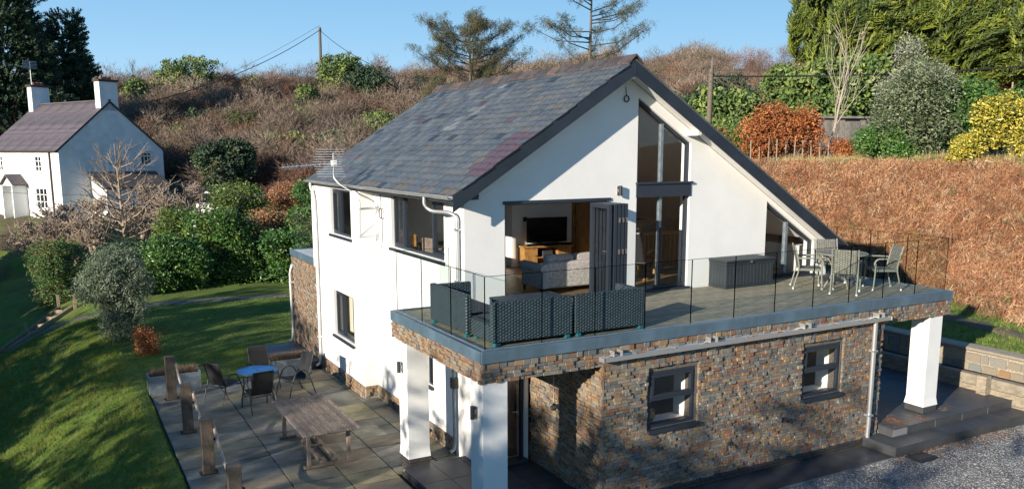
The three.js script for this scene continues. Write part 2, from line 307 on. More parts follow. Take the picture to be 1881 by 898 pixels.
// ---------------------------------------------------------------- porch floor of black tiles on a brick edge
{
  R = rng(31);
  const p = struct('porch_floor', bx(-0.09, 2.1, -0.15, 0.083, -3.04, 1.4), M.tileGrout);
  for (let i = 0; i < 4; i++) for (let j = 0; j < 5; j++) { const x0 = -0.1 + i * 0.555, z0 = -3.05 + j * 0.9; mesh('floor_tile', rb(x0 + 0.004, x0 + 0.551, 0.083, 0.1 + rr(-0.001, 0.001), z0 + 0.004, Math.min(1.4, z0 + 0.896), 0.003), M.tileBlack, p); }
  for (let j = 0; j < 19; j++) for (let k = 0; k < 2; k++) mesh('brick', rb(-0.125, -0.094, -0.03 + k * 0.062, 0.024 + k * 0.062, -3.04 + j * 0.225 + k * 0.11 + 0.006, -3.04 + j * 0.225 + k * 0.11 + 0.213, 0.003), M.brickDark, p);
  const s = struct('wall_paving', bx(2.14, 8.4, -0.15, -0.022, 0.03, 0.74), M.tileGrout);
  for (let i = 0; i < 7; i++) mesh('floor_tile', rb(2.145 + i * 0.895 + 0.003, 2.145 + (i + 1) * 0.895 - 0.003, -0.022, -0.008 + rr(-0.001, 0.001), 0.033, 0.745, 0.003), M.tileBlack, s);
  // raised terrace with two steps beside the stone room
  const t = struct('terrace_floor', [bx(8.95, 12.9, -0.15, 0.315, -9, 0.3), bx(8.47, 12.9, -0.15, 0.145, 0.0, 0.74), bx(8.47, 8.95, -0.15, 0.145, -0.0, 0.0001)].slice(0, 2), M.tileGrout);
  for (let i = 0; i < 5; i++) for (let j = 0; j < 8; j++) { const x0 = 8.93 + i * 0.794, z1 = 0.33 - j * 0.6; mesh('floor_tile', rb(x0 + 0.003, x0 + 0.791, 0.315, 0.332 + rr(-0.001, 0.001), z1 - 0.597, z1, 0.003), M.tileBlack, t); }
  for (let i = 0; i < 5; i++) { const x0 = 8.45 + i * 0.89; mesh('step_tread', rb(x0 + 0.003, x0 + 0.887, 0.145, 0.163, 0.318, 0.76, 0.003), M.tileBlack, t); mesh('step_riser', rb(x0 + 0.003, x0 + 0.887, -0.1, 0.143, 0.741, 0.756, 0.002), M.tileBlack, t); if (i) mesh('step_riser', rb(x0 + 0.04, x0 + 0.887, 0.165, 0.313, 0.301, 0.317, 0.002), M.tileBlack, t); }
  mesh('step_riser', rb(8.452, 8.469, -0.1, 0.143, 0.01, 0.738, 0.002), M.tileBlack, t);
  mesh('step_riser', rb(8.931, 8.948, 0.165, 0.313, -0.02, 0.3, 0.002), M.tileBlack, t);
  mesh('step_tread', rb(8.452, 8.93, 0.146, 0.163, 0.01, 0.316, 0.002), M.tileBlack, t);
}
// ---------------------------------------------------------------- the house
const D = 2.884, L = 10.926, W = 3.711, ZF = -2.986, WX = 1.158, BW = 0.819, ZR = -7.774, ZB = -11.5, HB = D - 0.485;
const rt = x => 7.47 - (x < 4.6 ? 0.64 : 0.625) * Math.abs(x - 4.6);
const house = thing('house', 'white rendered house with slate gable roof, stone-clad base and glass-railed roof terrace', 'house');
const HP = (name, geos, m, parent = house) => mesh(name, geos, m, parent);
// convex polygon moved inward
function inset(pts, d) {
  const n = pts.length, out = [];
  let area = 0; pts.forEach((p, i) => { const q = pts[(i + 1) % n]; area += p[0] * q[1] - q[0] * p[1]; });
  const s = area > 0 ? 1 : -1;
  const ln = pts.map((p, i) => { const q = pts[(i + 1) % n], dx = q[0] - p[0], dy = q[1] - p[1], l = Math.hypot(dx, dy), nx = -dy / l * s, ny = dx / l * s; return [p[0] + nx * d, p[1] + ny * d, dx, dy]; });
  for (let i = 0; i < n; i++) { const a = ln[(i + n - 1) % n], b = ln[i], det = a[2] * b[3] - a[3] * b[2], t = ((b[0] - a[0]) * b[3] - (b[1] - a[1]) * b[2]) / det; out.push([a[0] + a[2] * t, a[1] + a[3] * t]); }
  return out;
}
const frameOf = (pts, w, z0, z1) => slab(pts, [inset(pts, w)], z0, z1);
// a window in a wall: local x runs along the wall as seen from outside, z points out
function windowUnit(parent, pos, turn, w, h, lights, { sill = true, fr = 0.055, back = 0.07 } = {}) {
  const g = part('window', parent, pos, turn);
  mesh('frame', frameOf(rect(0, w, 0, h), fr, -back - 0.06, -back), M.anth, g);
  const bars = [];
  for (const [x0, x1, y0, y1, sash] of lights) {
    if (sash) mesh('sash', frameOf(rect(x0, x1, y0, y1), 0.05, -back - 0.045, -back + 0.018), M.anth, g);
    mesh('pane', new THREE.PlaneGeometry(x1 - x0 - 0.02, y1 - y0 - 0.02).translate((x0 + x1) / 2, (y0 + y1) / 2, -back - 0.03), M.pane, g);
    if (x1 < w - fr - 0.01) bars.push(bx(x1 - 0.004, x1 + 0.046, Math.max(fr, y0), Math.min(h - fr, y1), -back - 0.058, -back + 0.004));
    if (y1 < h - fr - 0.01) bars.push(bx(Math.max(fr, x0), Math.min(w - fr, x1), y1 - 0.004, y1 + 0.046, -back - 0.056, -back + 0.003));
  }
  for (const q of bars) mesh('mullion', q, M.anth, g);
  if (sill) mesh('sill', [rb(-0.05, w + 0.05, -0.055, -0.012, -0.1, 0.06, 0.006), rb(-0.05, w + 0.05, -0.075, -0.05, 0.04, 0.061, 0.004)], M.anth, g);
  return g;
}
// --- front gable wall
const bif = rect(1.99, 4.32, D + 0.02, 4.83);
const tallP = [[5.0, D + 0.05], [6.38, D + 0.05], [6.38, 5.92], [5.0, 6.803]];
const triP = [[8.6, D + 0.05], [10.15, D + 0.05], [10.15, 3.68], [8.6, 4.66]];
HP('gable_wall', slab([[WX, D - 0.4], [10.6, D - 0.4], [10.6, rt(10.6) - 0.2], [4.6, rt(4.6) - 0.2], [WX, rt(WX) - 0.2]], [bif, tallP, triP], ZF - 0.3, ZF), M.render);
// --- eaves walls facing the garden
const wallTop = rt(WX) - 0.2;
HP('side_wall', facingLeft(slab(rect(ZR + 0.002, ZF - 0.302, D - 0.4, wallTop), [rect(-6.675, -3.87, 3.70, 4.848)], -0.3, 0), WX), M.render);
HP('lower_wall', facingLeft(slab(rect(ZR + 0.002, -2.0, -0.1, D - 0.402), [rect(-4.78, -4.5, 1.08, 2.3)], -0.3, 0), WX), M.render);
HP('bay_wall', facingLeft(slab(rect(ZB, ZR, -0.1, wallTop - 0.05), [rect(-10.05, -8.44, 3.728, 4.853), rect(-10.05, -8.44, 1.145, 2.303)], -0.3, 0), BW), M.render);
HP('bay_return', bx(BW + 0.301, WX + 0.299, -0.1, wallTop - 0.05, ZR - 0.3, ZR), M.render);
HP('rear_wall', slab([[BW + 0.001, -0.1], [10.6, -0.1], [10.6, rt(10.6) - 0.2], [4.6, rt(4.6) - 0.2], [BW + 0.001, rt(BW) - 0.24]], [], ZB - 0.3, ZB - 0.002), M.render);
HP('far_wall', bx(10.3, 10.598, 0.335, rt(10.6) - 0.21, ZB, ZF - 0.302), M.render);
// --- floors, ceilings and inner walls
HP('upper_floor', bx(WX + 0.3, 10.29, D - 0.25, D + 0.012, ZB, ZF - 0.001), M.oakFloor);
HP('lower_ceiling', bx(WX + 0.301, 10.29, D - 0.34, D - 0.26, ZB, ZF - 0.31), M.inner);
HP('ground_floor', bx(WX + 0.302, 8.5, -0.15, 0.08, ZB, -2.4), M.oakFloor);
HP('inner_wall', [bx(4.65, 6.4, D + 0.013, rt(6.4) - 0.4, -7.7, -7.55), bx(4.65, 4.8, D + 0.013, rt(4.65) - 0.4, -8.8, -7.701), bx(2.3, 4.65, D + 0.013, rt(2.3) - 0.4, -8.95, -8.801)], M.inner);
HP('feature_wall', bx(6.5, 10.29, D + 0.013, 4.1, -5.75, -5.6), mat([0.2, 0.19, 0.17], 0.95, { map: mott, bumpMap: bumpS, bumpScale: 0.02 }));
HP('skirting', [bx(4.64, 6.4, D + 0.013, D + 0.13, -7.549, -7.53), bx(4.628, 4.649, D + 0.013, D + 0.13, -8.8, -7.53)], M.white);
HP('lower_inner_wall', [bx(3.2, 3.3, 0.081, D - 0.341, ZB, -5.0), bx(WX + 0.3, 3.2, 0.081, D - 0.341, -7.5, -7.4)], M.inner);
{ const d = part('inner_door', house); mesh('door_leaf', bx(6.43, 6.47, D + 0.02, D + 2.0, -7.4, -6.6), M.oak, d); mesh('architrave', [bx(6.4, 6.5, D + 0.013, D + 2.1, -7.549, -7.45), bx(6.4, 6.5, D + 0.013, D + 2.1, -6.56, -6.48), bx(6.4, 6.5, D + 2.02, D + 2.1, -7.449, -6.561)], M.oak, d); }
// --- front glazing
function glazed(name, outline, mullX, extra) {
  const g = part(name, house, [0, 0, ZF]);
  mesh('frame', frameOf(outline, 0.065, -0.14, -0.06), M.anth, g);
  mesh('pane', new THREE.ShapeGeometry(new THREE.Shape(inset(outline, 0.05).map(p => new THREE.Vector2(...p)))).translate(0, 0, -0.1), M.pane, g);
  extra(g); return g;
}
glazed('tall_window', tallP, 0, g => {
  mesh('mullion', bx(5.63, 5.69, D + 0.11, 4.84, -0.139, -0.055), M.zinc, g); mesh('mullion', bx(5.63, 5.69, 5.13, 6.3, -0.139, -0.055), M.zinc, g);
  mesh('spandrel_panel', [bx(4.985, 6.395, 4.84, 5.13, -0.14, 0.02), rb(4.97, 6.42, 5.1, 5.14, -0.1, 0.06, 0.005)], M.anth, g);
  mesh('door_post', bx(5.64, 5.68, D + 0.11, 4.2, -0.05, -0.02), M.dark, g);
});
glazed('corner_window', triP, 0, g => { mesh('mullion', bx(9.27, 9.34, D + 0.115, 4.16, -0.139, -0.05), M.zinc, g); mesh('sill', bx(8.56, 10.2, D + 0.012, D + 0.05, -0.12, 0.05), M.anth, g); });
{ const s = part('tall_sill', house); mesh('sill', bx(4.97, 6.42, D + 0.012, D + 0.05, ZF - 0.12, ZF + 0.05), M.anth, s); }
// --- folding doors, stacked open at the end of their opening
{
  const g = part('folding_door', house);
  mesh('frame', frameOf([[1.99, D + 0.0], [4.32, D + 0.0], [4.32, 4.83], [1.99, 4.83]].map(p => [p[0], p[1] + (p[1] < 3 ? 0.022 : 0)]), 0.05, ZF - 0.14, ZF - 0.06), M.anth, g);
  mesh('head_track', bx(1.95, 4.36, 4.80, 4.86, ZF - 0.02, ZF + 0.03), M.anth, g);
  for (let i = 0; i < 5; i++) {
    const x = 3.9 + i * 0.083, tilt = i === 0 ? 0.06 : 0.0;
    const lf = [], o = rect(0, 0.7, 0.03, 1.88);
    const pn = new THREE.PlaneGeometry(0.55, 1.7).translate(0.35, 0.955, 0), fr = frameOf(o, 0.09, -0.03, 0.03);
    for (const q of [pn, fr]) { q.applyMatrix4(new THREE.Matrix4().makeRotationY(-Math.PI / 2 - tilt)); q.translate(x, D + 0.02, ZF + 0.02); }
    const leaf = mesh('door_leaf', fr, M.anth, g); mesh('door_pane', pn, M.pane, g);
    const hz = [rod(V(x - 0.06, D + 1.0, ZF + 0.63), V(x - 0.06, D + 1.0, ZF + 0.5), 0.01), bx(x - 0.045, x - 0.03, D + 0.9, D + 1.08, ZF + 0.6, ZF + 0.645)];
    if (i === 0) mesh('handle', hz, M.steel, g);
    if (i > 1) for (const hy of [1.55, 0.95]) mesh('hinge', bx(x - 0.012, x + 0.012, D + hy, D + hy + 0.09, ZF + 0.72, ZF + 0.745), M.steel, g);
  }
}
// --- side windows
windowUnit(house, [WX, 3.70, -6.675], -Math.PI / 2, 2.805, 1.148, [[0.06, 0.62, 0.06, 1.09, 1], [0.666, 2.1, 0.06, 1.09, 0], [2.146, 2.745, 0.06, 1.09, 1]]);
windowUnit(house, [BW, 3.728, -10.05], -Math.PI / 2, 1.61, 1.125, [[0.06, 0.62, 0.06, 1.065, 1], [0.666, 1.55, 0.06, 1.065, 0]]);
windowUnit(house, [BW, 1.145, -10.05], -Math.PI / 2, 1.61, 1.158, [[0.06, 0.62, 0.06, 1.098, 1], [0.666, 1.55, 0.06, 1.098, 0]]);
windowUnit(house, [WX, 1.08, -4.78], -Math.PI / 2, 0.28, 1.22, [[0.04, 0.24, 0.04, 1.18, 0]], { fr: 0.04, back: 0.03 });
// curtains inside the rooms
function curtain(name, x, y0, y1, z0, z1, m) { const n = 24, s = []; for (let i = 0; i <= n; i++) s.push([z0 + (z1 - z0) * i / n, 0.02 * Math.sin(i * 2.1) + 0.012 * Math.sin(i * 0.9)]); const poly = s.concat(s.slice().reverse().map(([a, b]) => [a, b + 0.012])); const sh = new THREE.Shape(poly.map(p => new THREE.Vector2(p[0], p[1]))); const g = new THREE.ExtrudeGeometry(sh, { depth: y1 - y0, bevelEnabled: false, steps: 1 }); g.applyMatrix4(new THREE.Matrix4().makeBasis(V(0, 0, 1), V(1, 0, 0), V(0, 1, 0))); g.translate(x, y0, 0); return single(name, g, m, ...arguments[7]); }
curtain('curtain', BW + 0.42, 0.95, 2.4, -9.35, -8.62, M.curtain, ['cream curtain hanging inside the lower garden window', 'curtain']);
curtain('curtain', BW + 0.42, 0.95, 2.4, -10.3, -9.85, M.curtain, ['narrow cream curtain at the edge of the lower window', 'curtain']);
// --- porch end wall with glazed door
HP('porch_wall', slab(rect(WX + 0.301, 2.1, 0.101, HB - 0.002), [rect(1.52, 2.02, 0.1011, 2.1)], -2.6, -2.3), M.render);
{ const g = part('porch_door', house, [0, 0, -2.3]); mesh('frame', frameOf(rect(1.52, 2.02, 0.105, 2.1), 0.05, -0.12, -0.05), M.anth, g); mesh('pane', bx(1.56, 1.98, 0.15, 2.06, -0.09, -0.085), M.pane, g); mesh('handle', [rod(V(1.9, 1.05, -0.03), V(1.78, 1.05, -0.03), 0.01), bx(1.89, 1.91, 0.98, 1.12, -0.05, -0.025)], M.steel, g); mesh('threshold', rb(1.5, 2.04, 0.1, 0.16, -0.12, 0.12, 0.008), M.tileBlack, g); }
// --- eaves, roof
const prof = (y0, y1, z0, z1, xl = 0.78, xr = 10.75) => slab([[xl, rt(xl) + y1], [4.6, rt(4.6) + y1], [xr, rt(xr) + y1], [xr, rt(xr) + y0], [4.6, rt(4.6) + y0], [xl, rt(xl) + y0]], [], z0, z1);
HP('inner_ceiling', prof(-0.198, -0.16, ZB, ZF - 0.302, WX + 0.3, 10.29), M.inner);
HP('rake_soffit', prof(-0.19, -0.155, ZF + 0.001, -2.6, 0.95, 10.6), M.render);
HP('bargeboard', [prof(-0.285, -0.005, -2.598, -2.565, 0.76), bx(4.59, 4.61, rt(4.6) - 0.285, rt(4.6) - 0.01, -2.566, -2.558)], M.board);
HP('box_end', slab([[0.79, 4.93], [1.27, 4.93], [1.27, 5.2], [0.79, rt(0.79) - 0.02]], [], ZF + 0.002, -2.6), M.board);
HP('eaves_fascia', [bx(0.79, 0.815, 4.87, rt(0.79) - 0.04, ZB - 0.28, -3.0), bx(0.816, WX - 0.002, 4.88, 4.905, ZR + 0.003, ZF + 0.0)], M.board);
HP('purlin_end', rb(6.22, 6.36, 6.06, 6.18, ZF + 0.001, -2.63, 0.03, 2), M.render); HP('purlin_end', rb(4.54, 4.66, 7.12, 7.24, ZF + 0.001, -2.63, 0.02), M.render);
{
  const roof = part('roof', house);
  mesh('roof_deck', prof(-0.15, -0.03, ZB - 0.32, -2.599), M.dark, roof);
  R = rng(41);
  const th = Math.atan(0.64), pal = [[0.103, 0.115, 0.127], [0.12, 0.132, 0.142], [0.09, 0.101, 0.114], [0.135, 0.143, 0.149], [0.116, 0.12, 0.12], [0.108, 0.116, 0.132], [0.143, 0.143, 0.137], [0.12, 0.075, 0.088], [0.2, 0.21, 0.215], [0.04, 0.046, 0.056], [0.15, 0.125, 0.095]];
  const lichen = tex(256, (u, v) => { const a = fbm(u, v, 6, 5, 121), b = fbm(u, v, 40, 2, 123); const t = 0.62 + 0.38 * clamp(a * 1.6 - 0.3, 0, 1), s = b > 0.68 ? 1.2 : 1; return [t * s, t * s, t * (b > 0.68 ? 1.0 : 1)]; }, 1.3);
  const ms = pal.map(c => mat(c, 0.48, { map: lichen, bumpMap: bumpS, bumpScale: 0.003 }));
  const rest = mat([1, 1, 1], 0.48, { vertexColors: true, map: lichen, bumpMap: bumpS, bumpScale: 0.003 });
  const geos = [0, 1, 2, 3, 4].map(() => tri(unevenBox(0.014))); const list = [];
  const len = (4.6 - 0.74) / Math.cos(th), nC = 22, ex = (len - 0.1) / nC;
  for (let c = 0; c < nC; c++) {
    let z = ZB - 0.38 - (c % 2) * 0.16;
    while (z < -2.56) {
      const w = rr(0.29, 0.345), z0 = Math.max(z, ZB - 0.38), z1 = Math.min(z + w, -2.545 + rr(-0.012, 0.015)); z += w;
      if (z1 - z0 < 0.05) continue;
      const s = c * ex + rr(-0.006, 0.006), l = ex + 0.11, mid = s + l / 2, nx = -Math.sin(th), ny = Math.cos(th), off = 0.004 + rr(0, 0.005);
      const x = 0.74 + Math.cos(th) * mid + nx * off, y = rt(0.74) + Math.sin(th) * mid + ny * off;
      const m = new THREE.Matrix4().compose(V(x, y, (z0 + z1) / 2), new THREE.Quaternion().setFromEuler(new THREE.Euler(rr(-0.006, 0.006), 0, th - 0.045 + rr(-0.008, 0.008))), V(l, 0.011, z1 - z0 - 0.006));
      let tone = Math.floor(R() * 7); const zc = (z0 + z1) / 2;
      if (R() < 0.07) tone = pick([10, 6, 7, 9]);
      if (zc > -3.3 && x > 1.25 && x < 2.5 && R() < 0.85) tone = 7;
      if (Math.abs(zc + 6.9 + (x - 3) * 0.06) < 0.3 && x > 2.5 && x < 4.3 && R() < (x < 3.5 ? 0.6 : 0.35)) tone = 8;
      if (Math.abs(zc + 7.85) < 0.17 && x < 1.3) tone = 9;
      if (c === 0 && R() < 0.4) tone = 10;
      list.push({ geo: pick(geos), matrix: m, tone, far: V(x, y, zc).distanceTo(EYE) });
    }
  }
  pieces(list, 'slate', 'slates', roof, 300, ms, rest, pal);
  // the far slope, seen only at its verge
  mesh('far_slates', slab([[4.6, rt(4.6) - 0.028], [10.8, rt(10.8) - 0.028], [10.8, rt(10.8) + 0.01], [4.6, rt(4.6) + 0.012]], [], ZB - 0.36, -2.55), ms[1], roof);
  const rm = [[0.13, 0.085, 0.075], [0.105, 0.08, 0.078], [0.15, 0.1, 0.085], [0.09, 0.078, 0.08]].map(c => mat(c, 0.7, { map: lichen }));
  for (let i = 0; i < 21; i++) { const z0 = ZB - 0.38 + i * 0.445; mesh('ridge_tile', slab([[4.43, rt(4.43) + 0.02], [4.6, rt(4.6) + 0.075], [4.77, rt(4.77) + 0.02], [4.77, rt(4.77) + 0.045], [4.6, rt(4.6) + 0.105], [4.43, rt(4.43) + 0.045]], [], z0 + 0.006, z0 + 0.44).translate(0, rr(-0.006, 0.006), 0), pick(rm), roof); }
}
// --- rainwater goods
const halfPipe = (r, len) => { const s = new THREE.Shape(); s.absarc(0, 0, r, Math.PI, 2 * Math.PI, false); s.absarc(0, 0, r - 0.006, 2 * Math.PI, Math.PI, true); return new THREE.ExtrudeGeometry(s, { depth: len, bevelEnabled: false, curveSegments: 10 }); };
{
  const g = part('eaves_gutter', house);
  mesh('trough', halfPipe(0.062, 9.3).translate(0.715, 5.0, ZB - 0.4), M.galv, g);
  for (let i = 0; i < 12; i++) mesh('bracket', [bx(0.65, 0.785, 4.995, 5.008, -11.6 + i * 0.8, -11.57 + i * 0.8), bx(0.64, 0.652, 4.95, 5.01, -11.6 + i * 0.8, -11.57 + i * 0.8)], M.galv, g);
  const d1 = part('downpipe', house); mesh('pipe', tube([V(0.715, 4.94, -3.75), V(0.72, 4.8, -3.75), V(0.8, 4.7, -3.68), V(1.02, 4.66, -3.25), V(1.085, 4.58, -3.14), V(1.09, 4.4, -3.13), V(1.09, D + 0.02, -3.13)], 0.036, 60), M.galv, d1); mesh('clip', [bx(1.04, 1.157, 4.35, 4.39, -3.18, -3.08), bx(1.04, 1.157, 3.4, 3.44, -3.18, -3.08)], M.galv, d1);
  const d2 = part('downpipe', house); mesh('pipe', tube([V(0.715, 4.94, -11.45), V(0.72, 4.8, -11.45), V(0.76, 4.68, -11.38), V(0.76, 4.5, -11.28), V(0.76, 0.3, -11.28), V(0.74, 0.1, -11.27), V(0.62, 0.04, -11.2)], 0.036, 60), M.pipeW, d2); mesh('clip', [bx(0.7, 0.818, 2.2, 2.24, -11.33, -11.23), bx(0.7, 0.818, 0.8, 0.84, -11.33, -11.23)], M.pipeW, d2);
  const d3 = part('downpipe', house); mesh('pipe', tube([V(1.08, HB - 0.01, -3.35), V(1.08, 1.3, -3.35), V(1.08, 0.25, -3.35), V(1.05, 0.14, -3.34), V(0.95, 0.11, -3.3)], 0.036, 40), M.zinc, d3); mesh('clip', bx(1.03, 1.157, 1.35, 1.55, -3.41, -3.3), M.dark, d3);
  // long gutter on the stone wall with spouts from the terrace
  const w = part('wall_gutter', house);
  mesh('trough', [slab([[-0.06, 0.0], [0.06, 0.0], [0.075, 0.075], [0.068, 0.075], [0.054, 0.008], [-0.054, 0.008], [-0.06, 0.075]], [], 0, 6.82).applyMatrix4(new THREE.Matrix4().makeRotationY(Math.PI / 2)).translate(2.07, 2.5, 0.075), bx(2.066, 2.074, 2.5, 2.575, 0.0, 0.148), bx(8.886, 8.894, 2.5, 2.575, 0.0, 0.148)], M.galv, w);
  for (const x of [2.36, 4.35, 6.6, 8.62]) mesh('spout', [bx(x - 0.085, x - 0.075, 2.56, 2.66, -0.02, 0.12), bx(x + 0.075, x + 0.085, 2.56, 2.66, -0.02, 0.12), bx(x - 0.085, x + 0.085, 2.56, 2.568, -0.02, 0.12)], M.galv, w);
  for (const x of [2.7, 3.5, 5.2, 6.0, 7.4, 8.1]) mesh('bracket', beam(V(x, 2.582, 0.0), V(x, 2.582, 0.15), 0.02, 0.006), M.galv, w);
  const d4 = part('downpipe', house); mesh('pipe', tube([V(8.5, 2.52, 0.075), V(8.5, 2.2, 0.075), V(8.5, 0.5, 0.075), V(8.5, 0.1, 0.08), V(8.5, 0.03, 0.13), V(8.52, 0.02, 0.25)], 0.045, 50, 10), M.galv, d4); mesh('clip', [bx(8.44, 8.56, 1.9, 1.94, -0.02, 0.13), bx(8.44, 8.56, 0.6, 0.64, -0.02, 0.13)], M.galv, d4);
}
// --- terrace structure
HP('terrace_slab', [bx(0.33, L - 0.03, HB + 0.004, D - 0.06, ZF + 0.001, -0.31), bx(0.33, WX - 0.001, HB + 0.004, D - 0.06, -W + 0.02, ZF)], M.render);
HP('terrace_fascia', [rb(-0.01, L + 0.01, D - 0.171, D + 0.012, -0.02, 0.02, 0.006), rb(-0.02, 0.02, D - 0.171, D + 0.011, -W, -0.021, 0.006), rb(L - 0.02, L + 0.02, D - 0.171, D + 0.011, -6, -0.021, 0.006), rb(0.021, WX - 0.002, D - 0.17, D + 0.011, -W, -W + 0.04, 0.006), bx(0.021, L - 0.021, D - 0.02, D + 0.006, -0.2, -0.021), bx(0.021, 0.2, D - 0.02, D + 0.005, -W + 0.041, -0.201)], M.fascia);
{
  const deck = part('terrace_deck', house); R = rng(51);
  const ms = [[0.38, 0.34, 0.25], [0.35, 0.32, 0.235], [0.4, 0.355, 0.26], [0.33, 0.305, 0.23]].map(c => mat(c, 0.75, { map: grainX, bumpMap: bumpS, bumpScale: 0.002 }));
  const run = (x0, x1, z) => { let x = x0; while (x < x1 - 0.05) { const e = (x1 - x < 4) ? x1 : Math.min(x1, x + rr(2.4, 3.6)); mesh('deck_board', rb(x + 0.002, e - 0.002, D - 0.03, D + rr(-0.001, 0.001), z + 0.003, z + 0.142, 0.003), pick(ms), deck); x = e; } };
  for (let z = -0.35; z > ZF + 0.02; z -= 0.145) run(0.21, L - 0.05, z);
  for (let z = ZF - 0.02 - 0.125; z > -W + 0.05; z -= 0.145) run(0.21, WX - 0.003, z);
  for (let z = ZF - 0.145; z > -6; z -= 0.145) run(10.62, L - 0.05, z);
  mesh('deck_joist', [bx(0.2, L - 0.06, D - 0.058, D - 0.031, ZF + 0.01, -0.2), bx(0.2, WX - 0.01, D - 0.058, D - 0.031, -W + 0.05, ZF)], M.dark, deck);
}
// --- glass balustrade
{
  const b = part('balustrade', house);
  const pan = (x0, z0, x1, z1) => {
    const a = V(x0, 0, z0), c = V(x1, 0, z1), d = c.clone().sub(a).normalize(), l = a.distanceTo(c), m = new THREE.Matrix4().makeBasis(d, V(0, 1, 0), V(-d.z, 0, d.x).multiplyScalar(-1)).setPosition(x0, 0, z0);
    mesh('glass_panel', new THREE.PlaneGeometry(l - 0.016, 1.085).translate(l / 2, D + 0.555, 0).applyMatrix4(m), M.balu, b);
    for (const ex of [l - 0.006, 0.006]) mesh('glass_edge', new THREE.BoxGeometry(0.0035, 1.085, 0.01).translate(ex, D + 0.555, 0).applyMatrix4(m), M.edge, b);
    mesh('glass_top_edge', new THREE.BoxGeometry(l - 0.02, 0.006, 0.013).translate(l / 2, D + 1.101, 0).applyMatrix4(m), M.edgeTop, b);
  };
  for (let k = 0; k < 11; k++) { const x0 = 0.1 + k * 0.975; pan(x0, -0.1, x0 + 0.975, -0.1); }
  for (let k = 0; k < 3; k++) pan(0.1, -3.66 + k * 1.187, 0.1, -3.66 + (k + 1) * 1.187);
  pan(0.1, -3.66, WX, -3.66);
  for (let k = 0; k < 5; k++) pan(L - 0.1, -0.1 - k * 0.94, L - 0.1, -0.1 - (k + 1) * 0.94);
  mesh('base_channel', [bx(0.06, L - 0.06, D + 0.006, D + 0.016, -0.125, -0.075), bx(0.075, 0.125, D + 0.006, D + 0.016, -3.68, -0.126), bx(L - 0.125, L - 0.075, D + 0.006, D + 0.016, -5, -0.126)], M.zinc, b);
}
// --- columns
function column(x0, z1, base, top, brick, flare) {
  const c = part('column', house), w = 0.41;
  const g = [bx(x0, x0 + w, base + 0.3, top, z1 - w, z1)];
  const sh = new THREE.CylinderGeometry(w * Math.SQRT1_2, (w + flare) * Math.SQRT1_2, 0.16, 4, 1).rotateY(Math.PI / 4).toNonIndexed(); sh.computeVertexNormals(); g.push(sh.translate(x0 + w / 2, base + 0.22, z1 - w / 2)); g[0] = bx(x0, x0 + w, base + 0.3001, top, z1 - w, z1);
  mesh('shaft', g, M.render, c);
  if (brick) { mesh('plinth', bx(x0 + 0.02, x0 + w - 0.02, -0.1, base + 0.139, z1 - w + 0.02, z1 - 0.02), M.mortarPale, c);
    for (let k = 0; k < 3; k++) for (let i = 0; i < 2; i++) { const y = base - 0.1 + k * 0.078, o = k % 2 ? 0.1 : 0; const y1 = y + 0.068;
      mesh('brick', rb(x0 + (i ? 0.2 - o * 0.5 : 0) + 0.004, x0 + (i ? w : 0.2 - o * 0.5) - 0.004, y, y1, z1 - 0.05, z1 + 0.006, 0.003), M.brickDark, c);
      mesh('brick', rb(x0 - 0.006, x0 + 0.05, y, y1, z1 - w + (i ? 0.2 + o * 0.5 : 0) + 0.004, z1 - w + (i ? w - 0.052 : 0.2 + o * 0.5) - 0.004, 0.003), M.brickDark, c); } }
  else mesh('plinth', rb(x0 - 0.012, x0 + w + 0.012, base, base + 0.139, z1 - w - 0.012, z1 + 0.012, 0.006), M.tileBlack, c);
}
column(0.02, -3.03, 0.1, HB + 0.003, true, 0.03);
column(0.02, -0.02, 0.1, HB + 0.003, true, 0.03);
column(10.32, -0.03, 0.332, HB + 0.003, false, 0.05);
